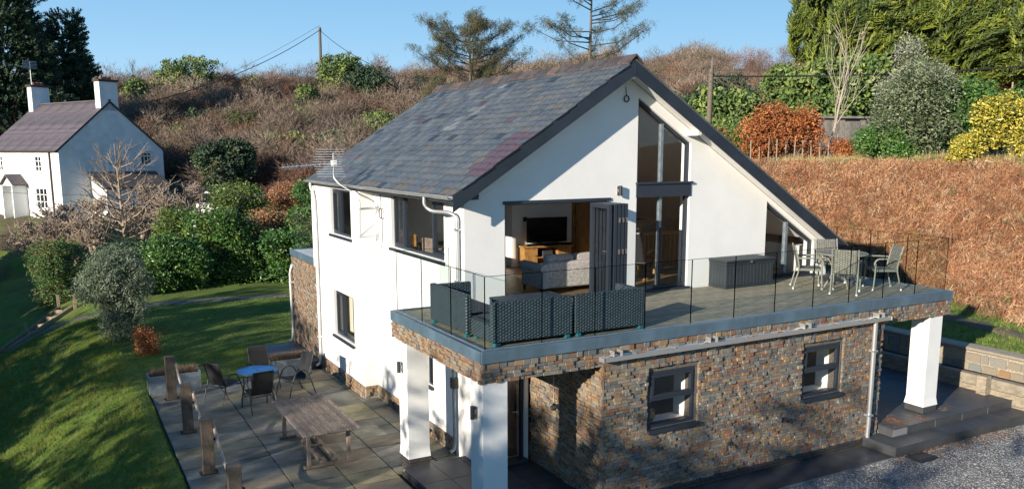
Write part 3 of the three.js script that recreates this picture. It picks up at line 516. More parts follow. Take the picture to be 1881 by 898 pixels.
// --- stone cladding
{
  const clad = part('stone_cladding', house); R = rng(61);
  const pal = [[0.3, 0.185, 0.1], [0.27, 0.19, 0.125], [0.25, 0.21, 0.165], [0.215, 0.2, 0.175], [0.175, 0.175, 0.17], [0.34, 0.235, 0.13], [0.24, 0.15, 0.105], [0.31, 0.27, 0.21], [0.14, 0.14, 0.138], [0.225, 0.215, 0.18], [0.26, 0.135, 0.085]];
  const ms = pal.map(c => mat(c, 0.85, { map: fine, bumpMap: bumpS, bumpScale: 0.004 })), rest = mat([1, 1, 1], 0.85, { vertexColors: true, map: fine, bumpMap: bumpS, bumpScale: 0.004 });
  const geos = [0, 1, 2, 3, 4, 5].map(() => tri(unevenBox(0.035))), list = [];
  // frame: origin o, along a, outward n; area u0..u1, y0..y1 with rectangular holes
  const face = (o, a, n, u0, u1, y0, y1, holes, tone, hs = 1) => {
    let y = y0;
    while (y < y1 - 0.02) {
      let h = rr(0.046, 0.066) * hs; if (y1 - y - h < 0.035) h = y1 - y; let u = u0 - rr(0, 0.1);
      while (u < u1 - 0.001) {
        const w = rr(0.075, 0.18) * hs; let a0 = Math.max(u, u0), a1 = Math.min(u + w, u1); if (u1 - a1 < 0.04) a1 = u1; u = Math.max(u + w, a1); let skip = false;
        for (const [hx0, hx1, hy0, hy1] of holes) if (y + h > hy0 + 0.02 && y < hy1 - 0.02) { if (a0 >= hx0 && a1 <= hx1) skip = true; else if (a0 < hx0 && a1 > hx0) a1 = hx0; else if (a0 < hx1 && a1 > hx1) a0 = hx1; }
        if (skip || a1 - a0 < 0.03) continue;
        const dp = rr(0.022, 0.06) + (R() < 0.2 ? 0.012 : 0), c = o.clone().addScaledVector(a, (a0 + a1) / 2).addScaledVector(n, -0.045 + dp / 2); c.y = y + h / 2;
        const m = new THREE.Matrix4().makeBasis(a, V(0, 1, 0), n).scale(V(a1 - a0 - 0.005, h - 0.005, dp)); m.setPosition(c);
        list.push({ geo: pick(geos), matrix: m, tone: tone(c), far: c.distanceTo(EYE) + (c.x > 2 ? 0 : 0) });
      }
      y += h;
    }
  };
  const tn = () => Math.floor(R() * pal.length), warm = () => R() < 0.6 ? pick([0, 1, 5, 7, 2, 6]) : tn();
  const X = V(1, 0, 0), Z = V(0, 0, 1), NX = V(-1, 0, 0);
  const w1 = [3.06, 4.14, 1.16, 2.21], w2 = [6.65, 7.74, 1.16, 2.21];
  face(V(0, 0, 0), X, Z, 2.134, 8.854, 0.12, HB, [w1, w2], tn);
  face(V(0, 0, 0), X, Z, 0.0, L, HB, D - 0.176, [], tn);
  face(V(0, 0, 0), Z, NX, -W, -0.0, HB, D - 0.176, [], warm);
  face(V(2.134, 0, 0), Z, NX, -2.3, -0.0, 0.1, HB, [], warm);
  face(V(BW - 0.02, 0, 0), Z, NX, -14.2, -11.62, -0.05, D - 0.2, [], warm);
  // plinth of rough stone below the render
  face(V(BW - 0.035, 0, 0), Z, NX, ZB + 0.1, ZR, -0.02, 0.3, [], () => pick([0, 2, 6, 7, 5]), 1.5);
  face(V(0, 0, ZR + 0.035), X, Z, BW, WX, -0.02, 0.3, [], () => pick([0, 2, 6, 7, 5]), 1.5);
  face(V(WX - 0.035, 0, 0), Z, NX, ZR, -3.45, -0.02, 0.3, [], () => pick([0, 2, 6, 7, 5]), 1.5);
  pieces(list, 'stone', 'stones', clad, 300, ms, rest, pal);
  // backing the stones are bedded on
  mesh('backing', [slab(rect(2.1795, 8.8, -0.1, HB), [[[3.1, 1.2], [4.1, 1.2], [4.1, 2.17], [3.1, 2.17]], [[6.69, 1.2], [7.7, 1.2], [7.7, 2.17], [6.69, 2.17]]], -0.3, -0.045), bx(0.046, L - 0.02, HB + 0.002, D - 0.172, -0.3, -0.045), bx(0.045, 0.32, HB + 0.002, D - 0.172, -W + 0.01, -0.301), bx(2.1795, 2.4, -0.1, HB - 0.001, -2.3, -0.301), bx(8.6, 8.81, -0.1, HB - 0.001, -6, -0.301), bx(BW + 0.026, BW + 1.2, -0.1, D - 0.2, -14.2, ZB - 0.31)], M.mortar, clad);
  R = rng(62); // brick course at the foot of the wall
  for (let k = 0; k < 2; k++) for (let i = 0; i < 30; i++) { const x = 2.15 + i * 0.225 - k * 0.11; if (x + 0.21 < 8.83 && x > 2.1) mesh('plinth_brick', rb(x, x + 0.214, -0.012 + k * 0.066, 0.046 + k * 0.066, -0.044, -0.012 + rr(0, 0.006), 0.003), M.brickDark, clad); }
}
HP('stone_room_wall', [bx(2.41, 8.59, 0.08, HB, -2.59, -2.5), bx(2.401, 8.599, HB - 0.03, HB + 0.003, -2.5, -0.301)], M.inner);
for (const x of [3.1, 6.69]) windowUnit(house, [x, 1.2, 0], 0, 1.0, 0.97, [[0.055, 0.945, 0.055, 0.47, 0], [0.055, 0.945, 0.516, 0.915, 1]], { back: 0.05 });
HP('window_reveal', [3.1, 6.69].flatMap(x => [bx(x + 1.0005, x + 1.02, 1.19, 2.18, -0.6, -0.302), bx(x - 0.02, x - 0.0005, 1.19, 2.18, -0.6, -0.302), bx(x - 0.02, x + 1.02, 1.16, 1.19, -0.6, -0.302)]), M.inner);
// --- annex terrace behind
HP('annex_terrace', [bx(BW + 0.02, 5, D - 0.19, D - 0.012, -14.16, ZB - 0.31)], M.render);
HP('annex_fascia', [rb(BW - 0.04, BW, D - 0.17, D + 0.01, -14.24, ZB - 0.32, 0.006), rb(BW + 0.001, 5, D - 0.17, D + 0.01, -14.24, -14.2, 0.006)], M.fascia);
for (const gz of [-14.1, -12.98]) mesh('glass_panel', new THREE.PlaneGeometry(1.08, 1.1).rotateY(Math.PI / 2).translate(BW + 0.06, D + 0.55, gz + 0.54), M.balu, house);
mesh('glass_panel', new THREE.PlaneGeometry(3, 1.1).translate(2.4, D + 0.55, -14.1), M.balu, house);
{ const d = part('downpipe', house); mesh('pipe', tube([V(0.79, 2.45, -14.05), V(0.74, 2.3, -14.05), V(0.72, 2.2, -14.05), V(0.72, 1.4, -14.05), V(0.72, 0.35, -14.05), V(0.68, 0.2, -14.0), V(0.58, 0.16, -13.9)], 0.04, 40), M.pipeW, d); mesh('clip', bx(0.68, 0.8, 1.9, 1.95, -14.1, -14.0), M.pipeW, d); }
// --- small fittings on the walls
function wallLight(p, turn) { const g = part('wall_light', house, p, turn); mesh('lamp_tube', [new THREE.CylinderGeometry(0.035, 0.035, 0.2, 14).translate(0, 0, 0.075)], M.dark, g); mesh('back_plate', [rb(-0.04, 0.04, -0.09, 0.09, 0.001, 0.018, 0.004), bx(-0.015, 0.015, -0.03, 0.03, 0.018, 0.05)], M.steel, g); return g; }
wallLight([0.02, 1.93, -3.24], -Math.PI / 2); wallLight([0.02, 1.93, -0.22], -Math.PI / 2); wallLight([4.55, 4.99, ZF], 0);
{ const g = part('cable_coil', house); const c = []; for (let i = 0; i <= 40; i++) { const a = i / 40 * Math.PI * 4; c.push(V(4.69 + 0.055 * Math.cos(a), 6.77 + 0.06 * Math.sin(a), ZF + 0.015 + i * 0.0005)); } mesh('cable', [tube(c, 0.009, 90, 6), tube([V(4.69, 6.83, ZF + 0.015), V(4.685, 6.92, ZF + 0.012), V(4.67, 7.0, ZF + 0.01)], 0.007, 10, 6)], M.dark, g); }
{ const g = part('flue', house, [6.05, 0.93, 0]); mesh('collar', new THREE.CylinderGeometry(0.07, 0.07, 0.03, 18).rotateX(Math.PI / 2).translate(0, 0, 0.015), M.steel, g); mesh('outlet', new THREE.CylinderGeometry(0.05, 0.05, 0.14, 18, 1, true).rotateX(Math.PI / 2).translate(0, 0, 0.09), M.steel, g); }
{ const g = part('outside_tap', house, [4.86, 0.65, 0]); mesh('spout', [rod(V(0, 0, 0), V(0, 0, 0.09), 0.014), rod(V(0, 0, 0.08), V(0, -0.05, 0.09), 0.012), rod(V(-0.03, 0.04, 0.05), V(0.03, 0.04, 0.05), 0.008), rod(V(0, 0, 0.05), V(0, 0.04, 0.05), 0.008)], M.dark, g); }
{ const g = part('hanging_cord', house, [2.0, 0, -1.25]); mesh('cord', rod(V(0, HB, 0), V(0, 1.5, 0), 0.006), M.pipeW, g); const q = []; for (let i = 0; i <= 60; i++) { const a = i * 0.7; q.push(V(0.06 * Math.sin(a) * Math.cos(i * 0.31), 1.42 + 0.06 * Math.cos(a), 0.06 * Math.sin(a) * Math.sin(i * 0.31))); } mesh('cord_coil', tube(q, 0.008, 120, 5), M.zinc, g); }
{ // television aerial on a cranked mast with its wall brackets
  const g = part('television_aerial', house);
  const top = V(0.35, 5.72, -8.1);
  mesh('mast', tube([V(0.72, 3.83, -7.5), V(0.72, 4.3, -7.48), V(0.72, 4.62, -7.47), V(0.66, 4.8, -7.58), V(0.42, 5.05, -8.0), V(0.35, 5.18, -8.1), V(0.35, 5.4, -8.1), top], 0.018, 60), M.galv, g);
  for (const y of [4.48, 3.86]) mesh('bracket', [beam(V(0.7, y, -7.5), V(1.157, y, -7.5), 0.03, 0.03), bx(1.14, 1.157, y - 0.1, y + 0.1, -7.56, -7.44)], M.galv, g);
  mesh('brace', beam(V(0.72, 3.87, -7.5), V(1.15, 4.2, -7.5), 0.025, 0.025), M.galv, g);
  const ud = V(0.877, 0, 0.481), bars = [];
  for (let i = 0; i < 12; i++) { const y = 5.2 + i * 0.055, o = 0.16 - Math.abs(i - 5.5) * 0.02; bars.push(rod(top.clone().setY(y).addScaledVector(ud, -0.32).add(V(-o, 0, 0)), top.clone().setY(y).addScaledVector(ud, 0.32).add(V(-o, 0, 0)), 0.006, 0.006, 5)); }
  mesh('reflector', bars, M.galv, g);
  const bdir = V(-0.95, -0.08, -0.3).normalize(), b0 = V(0.35, 5.5, -8.1), bm = [rod(b0, b0.clone().addScaledVector(bdir, 1.15), 0.012)];
  for (let i = 0; i < 10; i++) { const p = b0.clone().addScaledVector(bdir, 0.2 + i * 0.1); bm.push(rod(p.clone().add(V(0.06, 0.05, -0.12)), p.clone().add(V(-0.06, -0.05, 0.12)), 0.005, 0.005, 5), rod(p.clone().add(V(0.05, -0.07, -0.1)), p.clone().add(V(-0.05, 0.07, 0.1)), 0.005, 0.005, 5)); }
  mesh('boom', bm, M.galv, g); mesh('dipole_box', rb(0.3, 0.42, 5.44, 5.56, -8.16, -8.04, 0.01), M.white, g);
  const q = []; for (let i = 0; i <= 50; i++) { const a = i / 50 * Math.PI * 6; q.push(V(1.1, 4.4 + 0.12 * Math.sin(a), -7.2 + 0.08 * Math.cos(a) + i * 0.0008)); }
  mesh('cable', [tube(q, 0.007, 120, 5), tube([V(0.74, 4.5, -7.48), V(0.95, 4.52, -7.38), V(1.12, 4.55, -7.25), V(1.14, 4.85, -7.3)], 0.008, 20, 5), tube([V(1.14, 4.3, -7.2), V(1.145, 3.9, -7.22), V(1.145, 3.6, -7.3)], 0.007, 20, 5)], M.dark, g);
}
// hidden doorway step by the annex
struct('annex_step', rb(-0.55, 0.76, -0.1, 0.14, -14.0, -11.35, 0.01), M.tileBlack);
// ---------------------------------------------------------------- furniture on the terrace
function rattanSofa(label, pos, turn, len, arms) { // back along local -z, seat facing +z; x from 0 to len
  const g = thing('rattan_sofa', label, 'sofa', pos, turn), h = 0.68;
  mesh('back', rb(0, len, 0.06, h, 0, 0.1, 0.02, 2), M.rattan, g);
  mesh('seat_base', rb(0.002, len - 0.002, 0.06, 0.34, 0.101, 0.74, 0.015), M.rattan, g);
  if (arms[0]) mesh('arm', rb(0.001, 0.1, 0.342, h - 0.02, 0.101, 0.74, 0.02, 2), M.rattan, g);
  if (arms[1]) mesh('arm', rb(len - 0.1, len - 0.001, 0.342, h - 0.02, 0.101, 0.74, 0.02, 2), M.rattan, g);
  mesh('seat_panel', rb(0.11, len - 0.11, 0.341, 0.37, 0.12, 0.73, 0.01), M.rattan, g);
  for (const x of [0.04, len - 0.12]) for (const z of [0.01, 0.64]) mesh('foot', rb(x, x + 0.08, 0, 0.058, z, z + 0.08, 0.01), M.footTeal, g);
  return g;
}
M.footTeal = mat([0.01, 0.12, 0.14], 0.5);
rattanSofa('dark woven rattan sofa section along the short side of the glass railing', [0.22, D, -0.98], Math.PI / 2, 1.42, [0, 1]);
rattanSofa('dark woven rattan corner section where the two glass railings meet', [0.22, D, -0.2], Math.PI, 0.001 + 1.42, [0, 0]).position.set(1.7, D, -0.2);
rattanSofa('dark woven rattan sofa section next to the open decking along the front railing', [3.13, D, -0.2], Math.PI, 1.38, [1, 0]);
{ const g = thing('rattan_table', 'low dark rattan coffee table inside the corner sofa', 'table', [1.02, D, -1.75]); mesh('table_top', rb(0, 1.2, 0.44, 0.47, 0, 0.6, 0.008), M.rattan, g); mesh('table_side', rb(0.03, 1.17, 0.04, 0.438, 0.03, 0.57, 0.01), M.rattan, g); for (const x of [0.05, 1.08]) for (const z of [0.05, 0.48]) mesh('foot', bx(x, x + 0.07, 0, 0.038, z, z + 0.07), M.footTeal, g); }
{ // storage box with planked sides
  const g = thing('storage_box', 'dark grey plastic storage box with planked sides and flat lid', 'storage box', [6.98, D, -3.12]);
  const m = mat([0.028, 0.036, 0.045], 0.55, { map: mott }), w = 1.38, d = 0.66, h = 0.6;
  mesh('body', bx(0.02, w - 0.02, 0.02, h - 0.06, 0.02, d - 0.02), M.dark, g);
  for (let i = 0; i < 14; i++) mesh('side_plank', rb(0.01 + i * (w - 0.02) / 14 + 0.004, 0.01 + (i + 1) * (w - 0.02) / 14 - 0.004, 0.06, h - 0.11, d - 0.021, d - 0.004, 0.005), m, g);
  for (let i = 0; i < 7; i++) mesh('end_plank', rb(0.004, 0.021, 0.06, h - 0.11, 0.01 + i * (d - 0.02) / 7 + 0.004, 0.01 + (i + 1) * (d - 0.02) / 7 - 0.004, 0.005), m, g);
  mesh('rail', [rb(0, w, 0, 0.058, d - 0.03, d + 0.002, 0.006), rb(0, 0.03, 0, 0.058, 0, d - 0.031, 0.006), rb(0, w, h - 0.108, h - 0.05, d - 0.03, d + 0.004, 0.006), rb(0, 0.03, h - 0.108, h - 0.05, 0, d - 0.031, 0.006)], m, g);
  mesh('lid', rb(-0.02, w + 0.02, h - 0.048, h, -0.01, d + 0.025, 0.015, 2), m, g);
  mesh('clasp', new THREE.CylinderGeometry(0.028, 0.028, 0.02, 14).rotateX(Math.PI / 2).translate(w / 2, h - 0.05, d + 0.03), M.steel, g);
}
// woven armchairs round a small table
function armchair(label, pos, turn) {
  const g = thing('woven_armchair', label, 'chair', pos, turn, 'chairs round the terrace table');
  mesh('seat', rb(-0.23, 0.23, 0.4, 0.44, -0.22, 0.24, 0.015), M.rattanGrey, g);
  const b = rb(-0.22, 0.22, 0, 0.5, -0.014, 0.014, 0.012); b.applyMatrix4(new THREE.Matrix4().makeRotationX(-0.2)); b.translate(0, 0.42, -0.22); mesh('backrest', b, M.rattanGrey, g);
  for (const s of [-1, 1]) {
    mesh('leg', tube([V(s * 0.25, 0.0, -0.33), V(s * 0.25, 0.25, -0.27), V(s * 0.25, 0.45, -0.23), V(s * 0.25, 0.92, -0.33)], 0.016, 16, 7), M.chairGrey, g);
    mesh('leg', tube([V(s * 0.26, 0.0, 0.25), V(s * 0.26, 0.3, 0.23), V(s * 0.26, 0.56, 0.22)], 0.016, 10, 7), M.chairGrey, g);
    mesh('arm', tube([V(s * 0.26, 0.65, -0.27), V(s * 0.27, 0.66, 0.05), V(s * 0.27, 0.645, 0.2), V(s * 0.26, 0.56, 0.25), V(s * 0.26, 0.5, 0.24)], 0.018, 20, 7), M.chairGrey, g);
    mesh('rail', rod(V(s * 0.24, 0.4, -0.25), V(s * 0.24, 0.4, 0.24), 0.013), M.chairGrey, g);
    for (const z of [-0.33, 0.25]) mesh('foot_cap', new THREE.CylinderGeometry(0.02, 0.02, 0.03, 8).translate(s * 0.255, 0.015, z), M.white, g);
  }
  return g;
}
armchair('woven grey armchair on the gable window side of the round terrace table', [8.7, D, -1.8], 0.85);
armchair('woven grey armchair behind the round terrace table, seat turned to the front railing', [9.75, D, -2.15], -0.5);
armchair('woven grey armchair between the front glass railing and the round table', [8.86, D, -0.98], 2.16);
armchair('woven grey armchair standing near the far end railing of the terrace', [9.9, D, -0.95], -2.09);
{ const g = thing('terrace_table', 'small round grey terrace table on splayed legs', 'table', [9.36, D, -1.5]); mesh('table_top', new THREE.CylinderGeometry(0.5, 0.5, 0.025, 48).translate(0, 0.72, 0), mat([0.24, 0.22, 0.2], 0.25, { map: mott }), g); mesh('rim', new THREE.TorusGeometry(0.5, 0.018, 8, 48).rotateX(Math.PI / 2).translate(0, 0.72, 0), M.chairGrey, g); for (let i = 0; i < 4; i++) { const a = i * Math.PI / 2 + 0.5; mesh('leg', tube([V(Math.cos(a) * 0.36, 0, Math.sin(a) * 0.36), V(Math.cos(a) * 0.2, 0.35, Math.sin(a) * 0.2), V(Math.cos(a) * 0.34, 0.7, Math.sin(a) * 0.34)], 0.016, 14, 7), M.chairGrey, g); } mesh('brace', new THREE.TorusGeometry(0.2, 0.01, 6, 24).rotateX(Math.PI / 2).translate(0, 0.35, 0), M.chairGrey, g); }
{ const g = armchair('pale woven armchair standing on the terrace behind the house', [BW + 0.75, D, -12.5], -0.4); g.userData.group = undefined; delete g.userData.group; }
// ---------------------------------------------------------------- inside the rooms
{ const g = thing('television', 'large flat black television on the oak cabinet in the living room', 'television', [5.5, D + 0.56, -7.28], -0.12); mesh('screen', rb(-0.55, 0.55, 0.06, 0.68, -0.02, 0.012, 0.006), M.black, g); mesh('stand_foot', [bx(-0.25, 0.25, 0.001, 0.012, -0.08, 0.1), bx(-0.04, 0.04, 0.012, 0.07, -0.018, 0.0)], M.steel, g); }
{ const g = thing('tv_cabinet', 'oak television cabinet with open middle shelf against the white wall', 'cabinet', [5.45, D + 0.012, -7.3], -0.12); mesh('top', rb(-0.68, 0.68, 0.5, 0.545, -0.22, 0.24, 0.006), M.oak, g); mesh('door', rb(-0.64, -0.28, 0.07, 0.498, -0.2, 0.2, 0.006), M.oak, g); mesh('door', rb(0.28, 0.64, 0.07, 0.498, -0.2, 0.2, 0.006), M.oak, g); mesh('shelf', [bx(-0.279, 0.279, 0.24, 0.265, -0.2, 0.19), bx(-0.279, 0.279, 0.07, 0.095, -0.2, 0.19), bx(-0.279, 0.279, 0.095, 0.24, -0.2, -0.18), bx(-0.279, 0.279, 0.265, 0.498, -0.2, -0.18)], M.oak, g); for (const x of [-0.62, 0.55]) for (const z of [-0.19, 0.13]) mesh('foot', bx(x, x + 0.06, 0, 0.069, z, z + 0.06), M.oak, g); mesh('knob', new THREE.SphereGeometry(0.015, 8, 6).translate(-0.33, 0.3, 0.21), M.dark, g); mesh('knob', new THREE.SphereGeometry(0.015, 8, 6).translate(0.33, 0.3, 0.21), M.dark, g); }
single('sound_bar', rb(-0.6, 0.6, 0, 0.05, -0.04, 0.04, 0.01).rotateY(-0.12).translate(5.47, D + 0.56, -7.12), M.black, 'long black sound bar in front of the television', 'sound bar');
single('media_box', rb(5.32, 5.6, D + 0.279, D + 0.42, -7.4, -7.16, 0.006), mat([0.05, 0.05, 0.06], 0.4), 'grey media box on the open shelf of the cabinet', 'media box');
single('wall_plate', rb(4.96, 5.06, 4.02, 4.13, -7.549, -7.53, 0.004), M.dark, 'small dark square control on the living room wall beside the television', 'wall plate');
function couch(label, x0, x1, zb, cx) {
  const g = thing('fabric_sofa', label, 'sofa', [0, D + 0.012, 0]), m = M.sofaGrey;
  mesh('back', rb(x0 + 0.14, x1 - 0.14, 0.1, 0.64, zb - 0.2, zb, 0.05, 3), m, g);
  mesh('seat', rb(x0 + 0.14, x1 - 0.14, 0.1, 0.44, zb - 0.85, zb - 0.201, 0.04, 2), m, g);
  for (const [a, b] of [[x0, x0 + 0.2], [x1 - 0.2, x1]]) { mesh('arm', rb(a + 0.03, b - 0.03, 0.1, 0.48, zb - 0.86, zb + 0.012, 0.03, 2), m, g); mesh('arm_roll', new THREE.CylinderGeometry(0.1, 0.1, 0.88, 18).rotateX(Math.PI / 2).translate((a + b) / 2, 0.51, zb - 0.42), m, g); }
  mesh('cushion', rb(x0 + 0.22, (x0 + x1) / 2 - 0.02, 0.5, 0.77, zb - 0.32, zb - 0.12, 0.07, 3), m, g); mesh('cushion', rb((x0 + x1) / 2 + 0.02, x1 - 0.22, 0.5, 0.77, zb - 0.32, zb - 0.12, 0.07, 3), m, g);
  for (const x of [x0 + 0.08, x1 - 0.12]) for (const z of [zb - 0.8, zb - 0.08]) mesh('foot', new THREE.CylinderGeometry(0.035, 0.025, 0.1, 10).translate(x, 0.05, z), M.dark, g);
}
couch('light grey fabric sofa with rolled arms just inside the folding doors', 3.22, 5.05, -3.75);
{ const g = thing('recliner_chair', 'black leather recliner with pale throw behind the tall window', 'armchair', [6.2, D + 0.012, -4.5], 2.2); const lm = mat([0.02, 0.022, 0.026], 0.4), tilt = new THREE.Matrix4().makeRotationX(-0.45); mesh('seat', rb(-0.3, 0.3, 0.36, 0.5, -0.3, 0.35, 0.05, 2), lm, g); mesh('backrest', rb(-0.29, 0.29, 0, 0.78, -0.08, 0.08, 0.06, 3).applyMatrix4(tilt).translate(0, 0.45, -0.3), lm, g); mesh('throw', rb(-0.2, 0.2, 0.1, 0.8, 0.081, 0.1, 0.01).applyMatrix4(tilt).translate(0, 0.45, -0.3), M.white, g); for (const s of [-1, 1]) mesh('arm', tube([V(s * 0.32, 0.1, 0.3), V(s * 0.34, 0.62, 0.2), V(s * 0.34, 0.64, -0.3)], 0.03, 16, 8), M.oak, g); mesh('swivel_base', [new THREE.CylinderGeometry(0.28, 0.3, 0.05, 24).translate(0, 0.025, 0), new THREE.CylinderGeometry(0.05, 0.05, 0.3, 12).translate(0, 0.2, 0)], M.oak, g); }
{ const g = thing('stair_balustrade', 'oak stair balustrade with square newel behind the tall window', 'balustrade', [6.75, D + 0.012, -5.2]); mesh('newel_post', rb(-0.06, 0.06, 0, 1.2, -0.06, 0.06, 0.008), M.oak, g); mesh('newel_post', rb(1.84, 1.96, 0, 1.1, -0.06, 0.06, 0.008), M.oak, g); mesh('handrail', rb(0.061, 1.839, 0.88, 0.95, -0.035, 0.035, 0.01), M.oak, g); mesh('base_rail', bx(0.061, 1.839, 0.06, 0.1, -0.03, 0.03), M.oak, g); for (let i = 0; i < 13; i++) mesh('spindle', bx(0.17 + i * 0.13, 0.2 + i * 0.13, 0.1, 0.88, -0.015, 0.015), M.oak, g); }
function diningChair(label, p, turn, m, pad) { const g = thing('dining_chair', label, 'chair', p, turn, 'dining chairs behind the wide side window'); mesh('seat', rb(-0.22, 0.22, 0.42, 0.47, -0.2, 0.22, 0.01), pad, g); mesh('backrest', rb(-0.2, 0.2, 0.55, 1.05, -0.2, -0.165, 0.012), m, g); for (const s of [-1, 1]) { mesh('leg', bx(s * 0.2 - 0.02, s * 0.2 + 0.02, 0, 0.42, 0.17, 0.21), m, g); mesh('leg', bx(s * 0.215 - 0.015, s * 0.215 + 0.02, 0, 1.05, -0.24, -0.201), m, g); } }
diningChair('oak dining chair with orange-brown back inside the wide side window', [1.85, D + 0.012, -6.5], 1.3, M.oak, M.sofaDark);
diningChair('dark dining chair beside the oak one inside the wide side window', [1.85, D + 0.012, -5.75], 1.9, M.teakDark, M.sofaDark);
diningChair('dark dining chair at the table end by the wide side window', [2.35, D + 0.012, -5.1], 3.3, M.teakDark, M.sofaDark);
{ const g = thing('dining_table', 'dark dining table seen through the wide side window', 'table', [2.55, D + 0.012, -6.6]); mesh('table_top', rb(-0.45, 0.45, 0.72, 0.76, -0.9, 0.9, 0.01), M.teakDark, g); for (const x of [-0.4, 0.33]) for (const z of [-0.85, 0.78]) mesh('leg', bx(x, x + 0.07, 0, 0.719, z, z + 0.07), M.teakDark, g); }
{ const g = thing('table_lamp', 'table lamp with white shade behind the upper garden window', 'lamp', [1.55, D + 0.7, -8.75]); mesh('stem', new THREE.CylinderGeometry(0.02, 0.05, 0.35, 12).translate(0, 0.175, 0), M.teak, g); mesh('shade', new THREE.CylinderGeometry(0.1, 0.17, 0.26, 20, 1, true).translate(0, 0.46, 0), M.white, g); }
single('side_cabinet', [rb(1.3, 1.8, D + 0.08, D + 0.7, -9.1, -8.4, 0.01), bx(1.32, 1.36, D + 0.012, D + 0.08, -9.08, -9.04), bx(1.32, 1.36, D + 0.012, D + 0.08, -8.46, -8.42), bx(1.74, 1.78, D + 0.012, D + 0.08, -9.08, -9.04), bx(1.74, 1.78, D + 0.012, D + 0.08, -8.46, -8.42)], M.teakDark, 'dark side cabinet that carries the lamp by the upper window', 'cabinet');
{ const g = thing('clay_jug', 'tan clay jug standing on the sill of the stone wall window', 'jug', [3.42, 1.19, -0.42]); mesh('body', new THREE.LatheGeometry([[0, 0], [0.07, 0], [0.1, 0.06], [0.095, 0.13], [0.05, 0.18], [0.045, 0.22], [0.055, 0.235]].map(p => new THREE.Vector2(...p)), 24), mat([0.42, 0.24, 0.1], 0.8, { map: fine }), g); mesh('handle', new THREE.TorusGeometry(0.05, 0.011, 8, 18, Math.PI).rotateZ(-Math.PI / 2).translate(0.07, 0.14, 0), mat([0.4, 0.23, 0.1], 0.8), g); }
// ---------------------------------------------------------------- patio furniture
function slingChair(label, pos, turn) {
  const g = thing('sling_chair', label, 'chair', pos, turn, 'black chairs round the blue table');
  const sling = pts => { const n = pts.length, P = [], I = []; pts.forEach(([y, z]) => { P.push(-0.23, y, z, 0.23, y, z); }); for (let i = 0; i < n - 1; i++) I.push(2 * i, 2 * i + 1, 2 * i + 2, 2 * i + 2, 2 * i + 1, 2 * i + 3); const q = new THREE.BufferGeometry(); q.setAttribute('position', new THREE.Float32BufferAttribute(P, 3)); q.setIndex(I); q.computeVertexNormals(); const t = q.clone(); t.translate(0, -0.008, -0.004); return [q, t]; };
  mesh('seat', sling([[0.42, 0.25], [0.435, 0.22], [0.4, 0.0], [0.38, -0.16], [0.4, -0.2]]), M.sling, g);
  mesh('backrest', sling([[0.4, -0.2], [0.46, -0.235], [0.7, -0.31], [0.94, -0.38], [0.95, -0.4]]), M.sling, g);
  for (const s of [-1, 1]) {
    mesh('side_rail', tube([V(s * 0.235, 0.43, 0.25), V(s * 0.235, 0.4, 0.0), V(s * 0.235, 0.385, -0.15), V(s * 0.235, 0.46, -0.235), V(s * 0.235, 0.95, -0.4)], 0.013, 26, 7), M.chairMetal, g);
    mesh('leg', tube([V(s * 0.29, 0.0, 0.33), V(s * 0.285, 0.38, 0.22), V(s * 0.28, 0.6, 0.1), V(s * 0.28, 0.645, -0.05), V(s * 0.28, 0.58, -0.18), V(s * 0.285, 0.35, -0.28), V(s * 0.29, 0, -0.4)], 0.0135, 36, 7), M.chairMetal, g);
  }
  mesh('top_rail', rod(V(-0.235, 0.95, -0.4), V(0.235, 0.95, -0.4), 0.013), M.chairMetal, g);
  mesh('cross_rail', rod(V(-0.285, 0.36, 0.2), V(0.285, 0.36, 0.2), 0.011), M.chairMetal, g);
  mesh('cross_rail', rod(V(-0.285, 0.36, -0.27), V(0.285, 0.36, -0.27), 0.011), M.chairMetal, g);
}
slingChair('black sling patio chair on the rope post side of the blue table', [-2.08, 0.004, -9.35], 2.2);
slingChair('black sling patio chair with its back to the grass and the zinc planter', [-1.05, 0.004, -9.95], 0.15);
slingChair('black sling patio chair with its back to the slatted wooden table', [-1.55, 0.004, -8.2], Math.PI + 0.12);
slingChair('black sling patio chair on the house side of the blue table', [-0.55, 0.004, -8.95], -1.25);
{ const g = thing('round_table', 'round patio table with bright blue top and dark metal legs', 'table', [-1.42, 0.004, -8.9]); mesh('table_top', new THREE.CylinderGeometry(0.46, 0.46, 0.02, 56).translate(0, 0.71, 0), M.blueTop, g); mesh('rim', new THREE.TorusGeometry(0.46, 0.014, 8, 56).rotateX(Math.PI / 2).translate(0, 0.71, 0), M.chairMetal, g); mesh('parasol_hole', new THREE.CylinderGeometry(0.03, 0.03, 0.006, 16).translate(0, 0.723, 0), M.dark, g); for (let i = 0; i < 4; i++) { const a = i * Math.PI / 2 + 0.6; mesh('leg', tube([V(Math.cos(a) * 0.4, 0, Math.sin(a) * 0.4), V(Math.cos(a) * 0.33, 0.35, Math.sin(a) * 0.33), V(Math.cos(a) * 0.36, 0.7, Math.sin(a) * 0.36)], 0.014, 12, 7), M.chairMetal, g); } }
